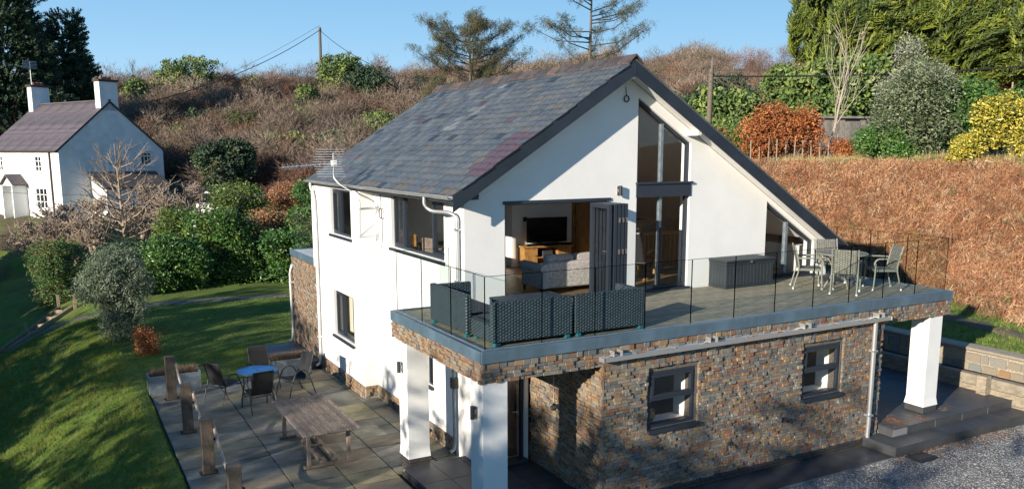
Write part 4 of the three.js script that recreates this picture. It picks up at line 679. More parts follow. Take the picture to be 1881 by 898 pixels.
{ // slatted extending table
  const g = thing('slatted_table', 'weathered wooden slatted table with trestle stretcher on the patio', 'table', [-1.155, 0.004, -5.0]); R = rng(71); const y = 0.73, hw = 0.54, hl = 1.22, tm = [M.teak, M.teakDark, mat([0.27, 0.21, 0.17], 0.85, { map: grain }), mat([0.21, 0.17, 0.14], 0.85, { map: grain })];
  mesh('apron', [bx(-hw + 0.1, hw - 0.1, y - 0.1, y - 0.026, -hl + 0.2, -hl + 0.23), bx(-hw + 0.1, hw - 0.1, y - 0.1, y - 0.026, hl - 0.23, hl - 0.2), bx(-hw + 0.1, -hw + 0.13, y - 0.1, y - 0.026, -hl + 0.231, hl - 0.231), bx(hw - 0.13, hw - 0.1, y - 0.1, y - 0.026, -hl + 0.231, hl - 0.231)], M.teakDark, g);
  for (const s of [-1, 1]) mesh('edge_board', rb(s > 0 ? hw - 0.07 : -hw, s > 0 ? hw : -hw + 0.07, y - 0.025, y, -hl, hl, 0.004), M.teak, g);
  const rows = [-hl, -0.62, 0.0, 0.62, hl];
  for (let r = 0; r < 4; r++) { for (let i = 0; i < 18; i++) { const x = -hw + 0.073 + i * (2 * hw - 0.146) / 18; mesh('slat', bx(x + 0.006, x + (2 * hw - 0.146) / 18 - 0.006, y - 0.022, y - 0.002 + rr(-0.002, 0.002), rows[r] + 0.05, rows[r + 1] - 0.005), pick(tm), g); } mesh('cross_board', bx(-hw + 0.072, hw - 0.072, y - 0.024, y - 0.003, rows[r] + 0.003, rows[r] + 0.048), M.teakDark, g); }
  for (const s of [-1, 1]) for (const x of [-0.38, 0.38]) { mesh('leg', rb(x - 0.035, x + 0.035, 0.05, y - 0.026, s * 0.92 - 0.035, s * 0.92 + 0.035, 0.006), M.teak, g); }
  for (const s of [-1, 1]) mesh('foot_bar', rb(-0.48, 0.48, 0, 0.05, s * 0.92 - 0.045, s * 0.92 + 0.045, 0.008), M.teakDark, g);
  for (const x of [-0.14, 0.14]) mesh('stretcher', rb(x - 0.03, x + 0.03, 0.051, 0.1, -0.9, 0.9, 0.005), M.teak, g);
  mesh('stretcher_tie', rb(-0.109, 0.109, 0.055, 0.095, -0.05, 0.02, 0.004), M.teak, g);
}
// timber posts with a rope slung between them
{
  R = rng(81); const zs = [-9.98, -7.32, -4.78, -2.2], tops = [];
  zs.forEach((z, i) => { const g = thing('rope_post', ['weathered timber post beside the zinc trough planter', 'second weathered rope post along the patio edge, counted from the planter', 'third weathered rope post along the patio edge, counted from the planter', 'last weathered rope post along the patio edge, farthest from the planter'][i], 'post', [-3.19, 0, z], rr(-0.06, 0.06), 'timber posts along the patio edge'); mesh('post_body', rb(-0.105, 0.105, -0.06, 1.02, -0.085, 0.085, 0.012, 1), M.oldWood, g); mesh('post_cap', rb(-0.1, 0.1, 1.0205, 1.035, -0.08, 0.08, 0.006), M.teakDark, g); mesh('socket', bx(-0.16, 0.16, 0.006, 0.012, -0.12, 0.12), M.soil, g); });
  for (let i = 0; i < 3; i++) { const a = V(-3.06, 0.86, zs[i]), b = V(-3.06, 0.62, zs[i + 1]), p = []; for (let k = 0; k <= 14; k++) { const t = k / 14, q = a.clone().lerp(b, t); q.y -= 0.3 * 4 * t * (1 - t); p.push(q); } single('rope', tube(p, 0.028, 40, 8), M.rope, ['thick pale rope slung from the planter post to the second post', 'thick pale rope slung between the two middle posts', 'thick pale rope slung from the third post to the last one'][i], 'rope', 'ropes between the patio posts'); }
}
// zinc trough planters with dry lavender
function planter(label, plantLabel, p, w, d) {
  const g = thing('trough_planter', label, 'planter', p); const h = 0.42;
  for (const [n, q] of [['front_panel', bx(0, w, 0, h, d - 0.02, d)], ['back_panel', bx(0, w, 0, h, 0, 0.02)], ['end_panel', bx(0, 0.02, 0, h, 0.0201, d - 0.0201)], ['end_panel', bx(w - 0.02, w, 0, h, 0.0201, d - 0.0201)]]) mesh(n, q, M.zinc, g);
  mesh('rim', [rb(-0.015, w + 0.015, h, h + 0.02, d - 0.035, d + 0.015, 0.005), rb(-0.015, w + 0.015, h, h + 0.02, -0.015, 0.035, 0.005), rb(-0.015, 0.035, h, h + 0.02, 0.0351, d - 0.0351, 0.005), rb(w - 0.035, w + 0.015, h, h + 0.02, 0.0351, d - 0.0351, 0.005)], M.zinc, g);
  mesh('soil', bx(0.021, w - 0.021, 0.02, h - 0.05, 0.021, d - 0.021), M.soil, g);
  const n = 2400, v = []; R = rng(Math.floor(w * 1000 + p[0] * 77));
  const k = 7; for (let i = 0; i < n; i++) { const c = Math.floor(R() * k), cx = (c + 0.5) / k * (w - 0.1) + 0.05, a = rr(0, 6.28), t = Math.pow(R(), 0.6), lean = rr(0, 0.24), b = V(cx + rr(-0.05, 0.05), h - 0.06, d / 2 + rr(-0.09, 0.09)), e = b.clone().add(V(Math.cos(a) * lean, rr(0.1, 0.3) * (1 - lean), Math.sin(a) * lean * 0.8)); const s = V(-Math.sin(a), 0, Math.cos(a)).multiplyScalar(0.006); v.push(b.x - s.x, b.y, b.z - s.z, b.x + s.x, b.y, b.z + s.z, e.x, e.y, e.z); }
  const q = new THREE.BufferGeometry(); q.setAttribute('position', new THREE.Float32BufferAttribute(v, 3)); q.computeVertexNormals();
  const pl = thing('lavender_plant', plantLabel, 'plant', p); mesh('stems', q, mat([0.2, 0.14, 0.09], 1), pl);
}
planter('galvanised trough planter beside the first rope post', 'dry brown lavender filling the planter by the rope post', [-3.62, 0.0, -11.05], 1.18, 0.5);
planter('galvanised trough planter against the black step by the house', 'dry brown lavender filling the planter by the black step', [-0.75, 0.0, -11.15], 1.08, 0.5);
single('drain_cover', [rb(8.66, 9.12, -0.06, 0.0, 0.82, 1.16, 0.008), rb(8.7, 9.08, 0.0005, 0.01, 0.86, 1.12, 0.004)], M.dark, 'black square drain cover in the gravel by the steps', 'drain cover');
// ---------------------------------------------------------------- sleeper and rubble wall beside the terrace
{
  const g = thing('sleeper_wall', 'pale timber sleeper retaining wall along the black terrace', 'wall', [12.93, 0, 0]); R = rng(91);
  for (let k = 0; k < 3; k++) { let z = 1.6; while (z > -9) { const l = rr(2.0, 2.6), z0 = Math.max(-9, z - l); mesh('sleeper', rb(rr(0, 0.012), 0.2, -0.05 + k * 0.245, 0.19 + k * 0.245, z0 + 0.004, z - 0.004, 0.012), pick([M.sleeper, mat([0.36, 0.31, 0.23], 0.85, { map: grainX })]), g); z = z0; } }
  for (const z of [-0.3, -4.2]) mesh('upright', rb(-0.21, -0.004, 0.3, 0.75, z - 0.11, z + 0.11, 0.012), M.sleeper, g);
  struct('wall_bed', bx(13.135, 13.33, -0.1, 0.66, -9, 2), M.soil);
  const w = thing('rubble_wall', 'low rubble stone wall with pale mortar behind the sleepers', 'wall', [13.32, 0, 0]); mesh('mortar_bed', rb(0.02, 0.4, -0.1, 1.13, -9, 2.2, 0.03), mat([0.4, 0.35, 0.27], 0.95, { map: fine, bumpMap: bumpS, bumpScale: 0.01 }), w);
  const gs = [0, 1, 2, 3].map(() => tri(unevenBox(0.09))), cs = [[0.3, 0.25, 0.18], [0.36, 0.31, 0.22], [0.26, 0.11, 0.06], [0.22, 0.235, 0.22], [0.33, 0.2, 0.1], [0.28, 0.26, 0.22]].map(c => mat(c, 0.9, { map: fine, bumpMap: bumpS, bumpScale: 0.006 }));
  for (const [y0, y1] of [[0.66, 0.84], [0.86, 1.08]]) { let z = 2.0; while (z > -8.8) { const l = rr(0.18, 0.42); const o = new THREE.Mesh(pick(gs), pick(cs)); o.name = 'stone'; o.position.set(0.03, (y0 + y1) / 2 + rr(-0.01, 0.01), z - l / 2); o.scale.set(0.07, y1 - y0 - rr(0.01, 0.04), l - rr(0.02, 0.05)); o.castShadow = o.receiveShadow = true; w.add(o); z -= l; } }
  mesh('coping', rb(-0.03, 0.44, 1.13, 1.2, -9, 2.2, 0.03), mat([0.42, 0.36, 0.27], 0.95, { map: fine, bumpMap: bumpS, bumpScale: 0.01 }), w);
}
// ---------------------------------------------------------------- planting: leaf clumps, twigs, limbs
const UD = V(0.877, 0, 0.481), VD = V(0.481, 0, -0.877);   // along and across the valley
function leafGeo(seed, n, r, sz, { wide = 0.5, up = 0 } = {}) {
  const q = rng(seed), P = [], I = [], a = (x, y) => x + (y - x) * q();
  for (let i = 0; i < n; i++) {
    const c = V(a(-1, 1), a(-1, 1), a(-1, 1)).normalize().multiplyScalar(r * Math.cbrt(q())), d = V(a(-1, 1), a(-1, 1) + up, a(-1, 1)).normalize(), s = V(a(-1, 1), a(-1, 1), a(-1, 1)).cross(d).normalize(), l = sz * a(0.7, 1.3), w = l * wide;
    const n0 = P.length / 3, e = c.clone().addScaledVector(d, l), m = c.clone().addScaledVector(d, l * 0.5), f = d.clone().cross(s).multiplyScalar(w * 0.25);
    for (const p of [c, m.clone().addScaledVector(s, w / 2).add(f), e, m.clone().addScaledVector(s, -w / 2).add(f)]) P.push(p.x, p.y, p.z); I.push(n0, n0 + 1, n0 + 2, n0, n0 + 2, n0 + 3);
  }
  const g = new THREE.BufferGeometry(); g.setAttribute('position', new THREE.Float32BufferAttribute(P, 3)); g.setIndex(I); return tri(g);
}
function twigGeo(seed, n, spread, w, { droop = 0, sub = 3 } = {}) { // unit-high spray of thin twigs
  const q = rng(seed), P = [], a = (x, y) => x + (y - x) * q();
  const blade = (b, e, ww) => { const d = e.clone().sub(b), s = V(a(-1, 1), a(-1, 1), a(-1, 1)).cross(d).normalize().multiplyScalar(ww); P.push(b.x - s.x, b.y - s.y, b.z - s.z, b.x + s.x, b.y + s.y, b.z + s.z, e.x, e.y, e.z); };
  for (let i = 0; i < n; i++) {
    const an = a(0, 6.283), t = a(0, spread), b = V(a(-0.2, 0.2), a(0, 0.25), a(-0.2, 0.2)), e = b.clone().add(V(Math.cos(an) * t, a(0.45, 1), Math.sin(an) * t)), mid = b.clone().lerp(e, 0.55).add(V(a(-0.06, 0.06), a(-0.02, 0.08), a(-0.06, 0.06))); e.y -= droop * t;
    blade(b, mid, w); blade(mid, e, w * 0.7);
    for (let k = 0; k < sub; k++) { const p = b.clone().lerp(e, a(0.35, 0.95)); blade(p, p.clone().add(V(a(-0.3, 0.3), a(-0.05, 0.3), a(-0.3, 0.3))), w * 0.5); }
  }
  const g = new THREE.BufferGeometry(); g.setAttribute('position', new THREE.Float32BufferAttribute(P, 3)); return tri(g);
}
function domeGeo(seed, n, w) { // a rounded winter bush: fine twigs all over a dome, on a few stems
  const q = rng(seed), P = [], a = (x, y) => x + (y - x) * q();
  const blade = (b, e, ww) => { const d = e.clone().sub(b), s = V(a(-1, 1), a(-1, 1), a(-1, 1)).cross(d).normalize().multiplyScalar(ww); P.push(b.x - s.x, b.y - s.y, b.z - s.z, b.x + s.x, b.y + s.y, b.z + s.z, e.x, e.y, e.z); };
  const lob = []; for (let i = 0; i < 9; i++) { const d = V(a(-1, 1), a(-0.1, 1), a(-1, 1)).normalize(); lob.push([d.multiplyScalar(a(0.35, 0.62)), a(0.28, 0.46)]); }
  for (let i = 0; i < n; i++) { const [c, r] = lob[i % 9], d = V(a(-1, 1), a(-0.6, 1), a(-1, 1)).normalize(), b = c.clone().addScaledVector(d, r * a(0.2, 0.85)); b.y += 0.35; const e = b.clone().addScaledVector(d, a(0.05, 0.15)).add(V(a(-0.07, 0.07), a(-0.02, 0.07), a(-0.07, 0.07))); blade(b, e, w * a(0.6, 1.2)); }
  for (let i = 0; i < 10; i++) { const [c] = lob[i % 9]; blade(V(a(-0.1, 0.1), 0, a(-0.1, 0.1)), c.clone().add(V(0, 0.35, 0)), w * 1.6); }
  const g = new THREE.BufferGeometry(); g.setAttribute('position', new THREE.Float32BufferAttribute(P, 3)); return tri(g);
}
function sprayGeo(seed, n, w) { // feathery conifer spray along +y
  const q = rng(seed), P = [], a = (x, y) => x + (y - x) * q();
  for (let i = 0; i < n; i++) { const t = i / n, side = (i % 2 ? 1 : -1), b = V(a(-0.03, 0.03), t * 0.8, a(-0.03, 0.03)), l = 0.42 * (1 - t * 0.6), e = b.clone().add(V(side * l * a(0.3, 0.8), l * a(0.6, 1), a(-0.22, 0.22))), s = V(a(-1, 1) * 0.4, 0.2, a(-1, 1)).normalize().multiplyScalar(w); P.push(b.x - s.x, b.y - s.y, b.z - s.z, b.x + s.x, b.y + s.y, b.z + s.z, e.x, e.y, e.z); const m = b.clone().lerp(e, 0.5), e2 = m.clone().add(V(a(-0.15, 0.15), a(0.05, 0.2), a(-0.15, 0.15))); P.push(m.x - s.z, m.y, m.z + s.x, m.x + s.z, m.y, m.z - s.x, e2.x, e2.y, e2.z); }
  const g = new THREE.BufferGeometry(); g.setAttribute('position', new THREE.Float32BufferAttribute(P, 3)); return tri(g);
}
const leafM = mat([1, 1, 1], 0.65, { side: THREE.DoubleSide }), glossM = mat([1, 1, 1], 0.38, { side: THREE.DoubleSide }), dryM = mat([1, 1, 1], 0.95, { side: THREE.DoubleSide });
const dummy = new THREE.Object3D(), tmpC = new THREE.Color();
function scatter(name, geo, m, spots, pal, parent, stuff) { // spots: [x, y, z, size, (dir)]
  const im = new THREE.InstancedMesh(geo, m, spots.length);
  spots.forEach((s, i) => {
    dummy.position.set(s[0], s[1], s[2]);
    if (s[4]) { dummy.quaternion.setFromUnitVectors(V(0, 1, 0), s[4]); dummy.rotateY(rr(0, 6.28)); } else dummy.rotation.set(rr(-0.4, 0.4) * (s[5] ?? 1), rr(0, 6.283), rr(-0.4, 0.4) * (s[5] ?? 1));
    dummy.scale.setScalar(s[3]); if (s[6]) dummy.scale.y *= s[6]; dummy.updateMatrix(); im.setMatrixAt(i, dummy.matrix);
    const c = s[7] || pick(pal), k = rr(0.78, 1.22); im.setColorAt(i, tmpC.setRGB(c[0] * k, c[1] * k, c[2] * k));
  });
  if (parent !== scene) im.userData.kind = 'stuff';
  im.name = name; im.castShadow = im.receiveShadow = true; parent.add(im); if (stuff) im.userData = { ...im.userData, ...stuff }; return im;
}
// points in lobes [x, y, z, rx, ry, rz], most of them near the outside
function inLobes(lobes, n, sz, { inner = 0.5, dir } = {}) {
  const vol = lobes.map(l => Math.pow(l[3] * l[4] * l[5], 0.67)), tot = vol.reduce((a, b) => a + b), out = [];
  lobes.forEach((l, li) => { const k = Math.max(3, Math.round(n * vol[li] / tot)); for (let i = 0; i < k; i++) { const d = V(rr(-1, 1), rr(-1, 1), rr(-1, 1)).normalize(), r = inner + (1 - inner) * Math.pow(R(), 0.5); out.push([l[0] + d.x * l[3] * r, l[1] + d.y * l[4] * r, l[2] + d.z * l[5] * r, sz * rr(0.7, 1.3), dir ? dir(d) : undefined]); } });
  return out;
}
// lumps over the surface of one body, so that the outline is uneven
function lumpy(rx, ry, rz, cy, n, size) { const l = [[0, cy, 0, rx * 0.72, ry * 0.75, rz * 0.72]]; for (let i = 0; i < n; i++) { const d = V(rr(-1, 1), rr(-0.8, 1), rr(-1, 1)).normalize(), s = size * rr(0.6, 1.4); l.push([d.x * rx * 0.78, cy + d.y * ry * 0.78, d.z * rz * 0.78, s, s * rr(0.7, 1), s]); } return l; }
// branching limbs
function limbs(seed, { trunk, r, levels, split, angle, shrink, dir = V(0, 1, 0), wobble = 0.12, up = 0.15, minR = 0.004 }) {
  const q = rng(seed), a = (x, y) => x + (y - x) * q(), gs = [], tips = [], all = [];
  const go = (p, d, len, rad, lv) => {
    const seg = lv === 0 ? 5 : 3; let c = p.clone(), dd = d.clone();
    for (let i = 0; i < seg; i++) {
      const nd = dd.clone().add(V(a(-wobble, wobble), a(-wobble, wobble) + up * 0.12, a(-wobble, wobble))).normalize(), e = c.clone().addScaledVector(nd, len / seg), r0 = rad * (1 - i / seg * (1 - shrink)), r1 = rad * (1 - (i + 1) / seg * (1 - shrink));
      gs.push(rod(c, e, Math.max(minR, r0), Math.max(minR, r1), lv < 1 ? 8 : lv < 3 ? 4 : 3)); all.push([e.clone(), lv]);
      if (lv < levels && (lv > 0 || i > 0)) for (let k = 0; k < split[lv]; k++) { if (q() < 0.15) continue; const ax = V(a(-1, 1), a(-0.3, 0.3), a(-1, 1)).cross(nd).normalize(), bd = nd.clone().applyAxisAngle(ax, a(angle * 0.6, angle * 1.3)); bd.y += up; bd.normalize(); go(e, bd, len * a(0.45, 0.7) * (lv === 0 ? 1 - i * 0.09 : 1), r1 * a(0.4, 0.62), lv + 1); }
      c = e; dd = nd;
    }
    tips.push([c.clone(), dd.clone(), lv]);
  };
  go(V(0, 0, 0), dir.clone().normalize(), trunk, r, 0);
  return { geo: gs, tips, all };
}
const onGround = (x, z, sink = 0.1) => [x, H(x, z) - sink, z];
function stems(parent, n, spread, h, r, m, name = 'stem') { for (let i = 0; i < n; i++) { const a = i / n * 6.28 + rr(-0.3, 0.3), b = V(Math.cos(a) * spread * 0.35, 0, Math.sin(a) * spread * 0.35); mesh(name, rod(b, V(Math.cos(a) * spread, h, Math.sin(a) * spread), r, r * 0.5, 6), m, parent); } }
function shrub(name, label, cat, x, z, lobes, n, geo, size, pal, { m = leafM, bark = M.bark, group, ns = 4, h = 0.8, spread = 0.4, inner } = {}) {
  const g = thing(name, label, cat, onGround(x, z), 0, group); stems(g, ns, spread, h, 0.04, bark, 'stem'); scatter('foliage', geo, m, inLobes(lobes, n, size, { inner }), pal, g); return g;
}
R = rng(101);
const GEO = { small: leafGeo(1, 14, 0.16, 0.07, { wide: 0.45 }), mid: leafGeo(2, 14, 0.24, 0.13, { wide: 0.5 }), big: leafGeo(3, 12, 0.32, 0.2, { wide: 0.48 }), far: leafGeo(4, 16, 0.5, 0.3, { wide: 0.6 }), slim: leafGeo(5, 16, 0.2, 0.1, { wide: 0.26, up: 0.4 }), twig: domeGeo(6, 1700, 0.005), twigB: domeGeo(7, 1700, 0.0055), twigC: twigGeo(8, 40, 0.8, 0.007), bracken: twigGeo(9, 12, 1.1, 0.03, { droop: 0.8, sub: 5 }), spray: sprayGeo(10, 16, 0.05), sprayD: sprayGeo(12, 16, 0.065), grass: twigGeo(13, 11, 0.5, 0.03, { droop: 0.35, sub: 0 }), needle: leafGeo(14, 26, 0.3, 0.3, { wide: 0.1, up: 0.3 }) };
const PAL = {
  olive: [[0.15, 0.188, 0.112], [0.105, 0.143, 0.083], [0.225, 0.255, 0.173], [0.075, 0.112, 0.06]],
  laurel: [[0.053, 0.128, 0.027], [0.075, 0.173, 0.038], [0.038, 0.09, 0.021], [0.12, 0.21, 0.045]],
  dark: [[0.022, 0.051, 0.022], [0.032, 0.067, 0.027], [0.016, 0.035, 0.018], [0.048, 0.083, 0.029]],
  ivy: [[0.081, 0.135, 0.027], [0.115, 0.169, 0.034], [0.054, 0.095, 0.022], [0.162, 0.203, 0.047]],
  beech: [[0.293, 0.092, 0.026], [0.371, 0.129, 0.037], [0.215, 0.065, 0.02], [0.411, 0.166, 0.055]],
  silver: [[0.105, 0.135, 0.06], [0.07, 0.1, 0.04], [0.2, 0.225, 0.14], [0.035, 0.06, 0.02], [0.12, 0.15, 0.08]],
  yellow: [[0.468, 0.378, 0.054], [0.54, 0.45, 0.081], [0.36, 0.306, 0.041], [0.18, 0.198, 0.032]],
  cypress: [[0.117, 0.151, 0.014], [0.082, 0.12, 0.014], [0.15, 0.176, 0.018], [0.041, 0.066, 0.013], [0.061, 0.089, 0.014]],
  pine: [[0.052, 0.063, 0.025], [0.078, 0.076, 0.029], [0.032, 0.044, 0.023], [0.105, 0.082, 0.032]],
  brown: [[0.174, 0.087, 0.056], [0.211, 0.105, 0.065], [0.137, 0.073, 0.051], [0.248, 0.133, 0.083], [0.186, 0.092, 0.058]],
  grey: [[0.185, 0.138, 0.102], [0.233, 0.179, 0.134], [0.146, 0.11, 0.084]],
  bracken: [[0.304, 0.131, 0.062], [0.378, 0.175, 0.085], [0.231, 0.1, 0.05], [0.438, 0.237, 0.125], [0.171, 0.081, 0.045]],
  rust: [[0.319, 0.145, 0.065], [0.406, 0.203, 0.087], [0.246, 0.123, 0.065]],
  grass: [[0.105, 0.194, 0.02], [0.14, 0.24, 0.028], [0.088, 0.155, 0.018], [0.193, 0.256, 0.036], [0.228, 0.232, 0.056]],
};
// ---------------------------------------------------------------- grass on the lawn and bank
{
  R = rng(111); const s = [];
  for (let i = 0; i < 120000; i++) { const x = rr(-11, 3.6), z = rr(-24, 2); if (x > -3.66 && z > -11.1) continue; if (x > -0.6 && z > -14.3) continue; if (x > 3 && z > -16) continue; const bank = x < -3.9; const tall = bank && vnoise(x / 20 + 2, z / 20 + 2, 40, 131) > 0.6; s.push([x, H(x, z) - 0.01, z, bank ? rr(0.06, 0.11) * (tall ? 1.5 : 1) : rr(0.04, 0.065), undefined, 0.7, 1, tall && R() < 0.35 ? PAL.grass[4] : undefined]); }
  for (let i = 0; i < 14000; i++) { const x = rr(13.9, 21), z = rr(-16, 4); if (x > footX(z) + 0.4) continue; s.push([x, H(x, z) - 0.01, z, rr(0.07, 0.15), undefined, 0.7, 1, R() < 0.2 ? [0.2, 0.18, 0.06] : undefined]); }
  scatter('lawn_grass', GEO.grass, dryM, s, PAL.grass, scene, { kind: 'stuff', label: 'short green grass of the lawn and its bank', category: 'grass' });
}
// ---------------------------------------------------------------- dead bracken on the bank
{
  R = rng(121); const s = [];
  for (let i = 0; i < 46000; i++) { const x = rr(16, 34), z = rr(-27, 5); const y = H(x, z); if (x < footX(z) - 0.4 + rr(0, 0.7) || y > 5.05 + rr(-0.1, 0.12) || x > 30) continue; const nb = vnoise(x / 20 + 3, z / 20 + 3, 40, 171); s.push([x, y - 0.06, z, rr(0.2, 0.45) * (0.8 + nb * 0.6), V(rr(-0.75, 0.15), 0.8, rr(-0.35, 0.5)).normalize(), 1, 1, R() < 0.1 ? [0.5, 0.36, 0.22] : nb > 0.6 && R() < 0.5 ? PAL.bracken[3] : undefined]); }
  scatter('bracken', GEO.bracken, dryM, s, PAL.bracken, scene, { kind: 'stuff', label: 'dead rust-brown bracken covering the steep bank', category: 'bracken' });
  const b = []; for (let i = 0; i < 60; i++) { const x = rr(18, 23), z = rr(-12, 1); if (x < footX(z) - 0.3) continue; for (let k = 0; k < 4; k++) { const xx = x + rr(-0.2, 0.2), zz = z + rr(-0.2, 0.2); b.push([xx, H(xx, zz) + rr(0.1, 0.5), zz, rr(0.5, 0.9)]); } }
  scatter('bramble', GEO.small, leafM, b, PAL.ivy, scene, { kind: 'stuff', label: 'small green bramble tufts dotted over the brown bank', category: 'bramble' });
}
{
  R = rng(127); const s = []; for (let i = 0; i < 9000; i++) { const x = rr(21, 31), z = rr(-24, 4), y = H(x, z); if (x < footX(z) + 2 || y < 4.75 || y > 5.5) continue; s.push([x, y - 0.02, z, rr(0.12, 0.34), undefined, 0.6]); }
  scatter('pale_grass', GEO.grass, dryM, s, [[0.4, 0.33, 0.17], [0.3, 0.28, 0.1], [0.16, 0.2, 0.05], [0.34, 0.22, 0.11]], scene, { kind: 'stuff', label: 'pale tussocky grass along the top of the bracken bank', category: 'grass' });
  const f = []; for (let i = 0; i < 170; i++) { const c = pick([[10.0, 0.12], [9.4, -0.1], [10.95, -0.15], [9.3, 0.1]]), x = c[0] + rr(-0.35, 0.35) * rr(0.2, 1), z = Math.min(0.28, c[1] + rr(-0.2, 0.2)); f.push([x, 0.336, z, rr(0.2, 0.45), undefined, 0.2, 0.05]); }
  for (let i = 0; i < 260; i++) f.push([rr(8.4, 12), -0.03, 0.78 + Math.abs(rr(-0.5, 0.5) * rr(0, 1)), rr(0.2, 0.45), undefined, 0.2, 0.15]);
  scatter('fallen_leaves', leafGeo(33, 5, 0.2, 0.11, { wide: 0.6 }), dryM, f, PAL.rust, scene, { kind: 'stuff', label: 'brown fallen leaves lying by the terrace steps', category: 'leaves' });
}
// ---------------------------------------------------------------- winter scrub on the hillside
{
  R = rng(131); const A = [[], [], []], ivy = [], lowb = [];
  for (let i = 0; i < 5200; i++) {
    const v = rr(58, 124), u = rr(-0.68, 0.68) * v, x = -5.32 + UD.x * u + VD.x * v, z = 10.6 + UD.z * u + VD.z * v; const y = H(x, z), px = u / v;
    if (px > 0.1 && v < 66 && px > 0.36) continue; if (px < -0.36 && v < 70) continue; if (px > 0.24 && px < 0.34 && v > 95 && R() < 0.93) continue; if (y < 1.6) continue;
    const nz = vnoise(x / 50 + 7, z / 50 + 7, 18, 141), h = rr(1.7, 3.6) * (0.5 + nz * 1.0);
    if (v > 60 && v < 96 && px > -0.24 && px < -0.06 && nz < 0.56) { lowb.push([x, y - 0.2, z, rr(0.9, 1.6)]); continue; }
    const t = nz > 0.62 ? PAL.grey : PAL.brown; { const kk = rr(0.6, 1.3), ki = R() < 0.07 ? 2 : R() < 0.5 ? 0 : 1; A[ki].push([x, y - 0.3, z, ki === 2 ? h * 1.1 : h, undefined, 0.25, rr(0.75, 1.1), pick(t).map(q => q * kk)]); }
    if (vnoise(x / 50 + 3, z / 50 + 3, 26, 143) > 0.62) for (let k = 0; k < 2; k++) ivy.push([x + rr(-0.8, 0.8), y + rr(0.3, h * 0.8), z + rr(-0.8, 0.8), rr(0.8, 1.6)]);
  }
  ['twig', 'twigB', 'twigC'].forEach((k, i) => scatter('hillside_scrub', GEO[k], dryM, A[i], PAL.brown, scene, { kind: 'stuff', label: ['bare brown winter scrub massed on the hillside', 'bare wide-branched winter scrub massed on the hillside', 'upright bare thorn scrub massed on the hillside'][i], category: 'scrub' }).name = numbered('hillside_scrub'));
  scatter('hillside_ivy', GEO.far, leafM, ivy, PAL.ivy, scene, { kind: 'stuff', label: 'dull green ivy and bramble among the hillside scrub', category: 'ivy' });
  scatter('hillside_bracken', GEO.bracken, dryM, lowb, PAL.rust, scene, { kind: 'stuff', label: 'rust-coloured bracken thicket low on the hillside', category: 'bracken' });
}
// ---------------------------------------------------------------- hillside trees and shrubs one can tell apart
function ivyTree(label, x, z, rx, ry, pal = PAL.ivy, n = 500) { const g = thing('ivy_tree', label, 'tree', onGround(x, z)); const L = limbs(Math.floor(Math.abs(x * 31 + z * 7)), { trunk: ry * 1.6, r: 0.16, levels: 2, split: [3, 2, 0], angle: 0.8, shrink: 0.3 }); mesh('trunk', L.geo, M.barkDark, g); scatter('crown', GEO.far, leafM, inLobes(lumpy(rx, ry, rx, ry * 1.25, 14, rx * 0.42), n, 1), pal, g); return g; }
R = rng(141);
ivyTree('round ivy-green tree on the skyline above the white cottage', 11.1, -103.6, 3.6, 2.8);
ivyTree('green ivy-clad tree beside the telegraph pole on the skyline', 25.0, -85.8, 3.6, 3.1);
ivyTree('dark ivy-clad tree below the telegraph pole', 27.2, -82.6, 2.8, 2.4, PAL.dark);
ivyTree('small green shrub tree on the skyline beside the bare crowns', 5.5, -103.0, 2.0, 1.8);
ivyTree('yellow-green ivy-clad trunk halfway down the brown hillside', 19.5, -78.5, 1.3, 2.2, PAL.ivy, 260);
ivyTree('green tree under the cypresses, behind the old shed', 37.0, -25.6, 2.9, 2.2, PAL.ivy, 700);
ivyTree('green bushy tree at the edge of the pale field', 41.2, -32.3, 2.6, 2.2, PAL.ivy, 500);
ivyTree('green ivy tree behind the splintered pole', 31.4, -29.0, 2.6, 1.9, PAL.ivy, 500);
ivyTree('dark ivy thicket behind the gable ridge', 37.5, -38.5, 4.2, 2.0, PAL.dark, 700);
shrub('evergreen_shrub', 'tall dark evergreen shrub standing alone on the slope beside the cottage', 'shrub', 5.3, -49.7, lumpy(1.9, 2.7, 1.9, 2.6, 18, 0.8), 1100, GEO.far, 0.7, [...PAL.dark, [0.06, 0.07, 0.025]]);
shrub('evergreen_shrub', 'rounded dark bush below the white garden bench', 'shrub', 10.8, -55.5, lumpy(1.8, 1.4, 1.8, 1.3, 10, 0.7), 420, GEO.far, 0.7, PAL.dark);
shrub('grey_shrub', 'grey-green shrub against the brown hillside beside the roof aerial', 'shrub', 17.0, -60.5, lumpy(1.9, 1.8, 1.9, 1.7, 10, 0.8), 520, GEO.far, 0.7, PAL.silver);
shrub('laurel_bush', 'glossy round laurel beside the far corner of the house roof', 'shrub', 8.6, -38.5, lumpy(1.5, 1.7, 1.4, 1.5, 12, 0.55), 900, GEO.mid, 1, PAL.laurel, { m: glossM });
shrub('grey_shrub', 'grey-green shrub tucked behind the glossy round laurel', 'shrub', 10.2, -39.2, lumpy(1.1, 1.4, 1.1, 1.2, 8, 0.5), 500, GEO.mid, 1, PAL.silver);
shrub('russet_shrub', 'russet twiggy shrub between the dark bush and the laurel', 'shrub', 7.4, -42.5, lumpy(1.2, 1.3, 1.2, 1.2, 8, 0.5), 420, GEO.mid, 1, PAL.rust);
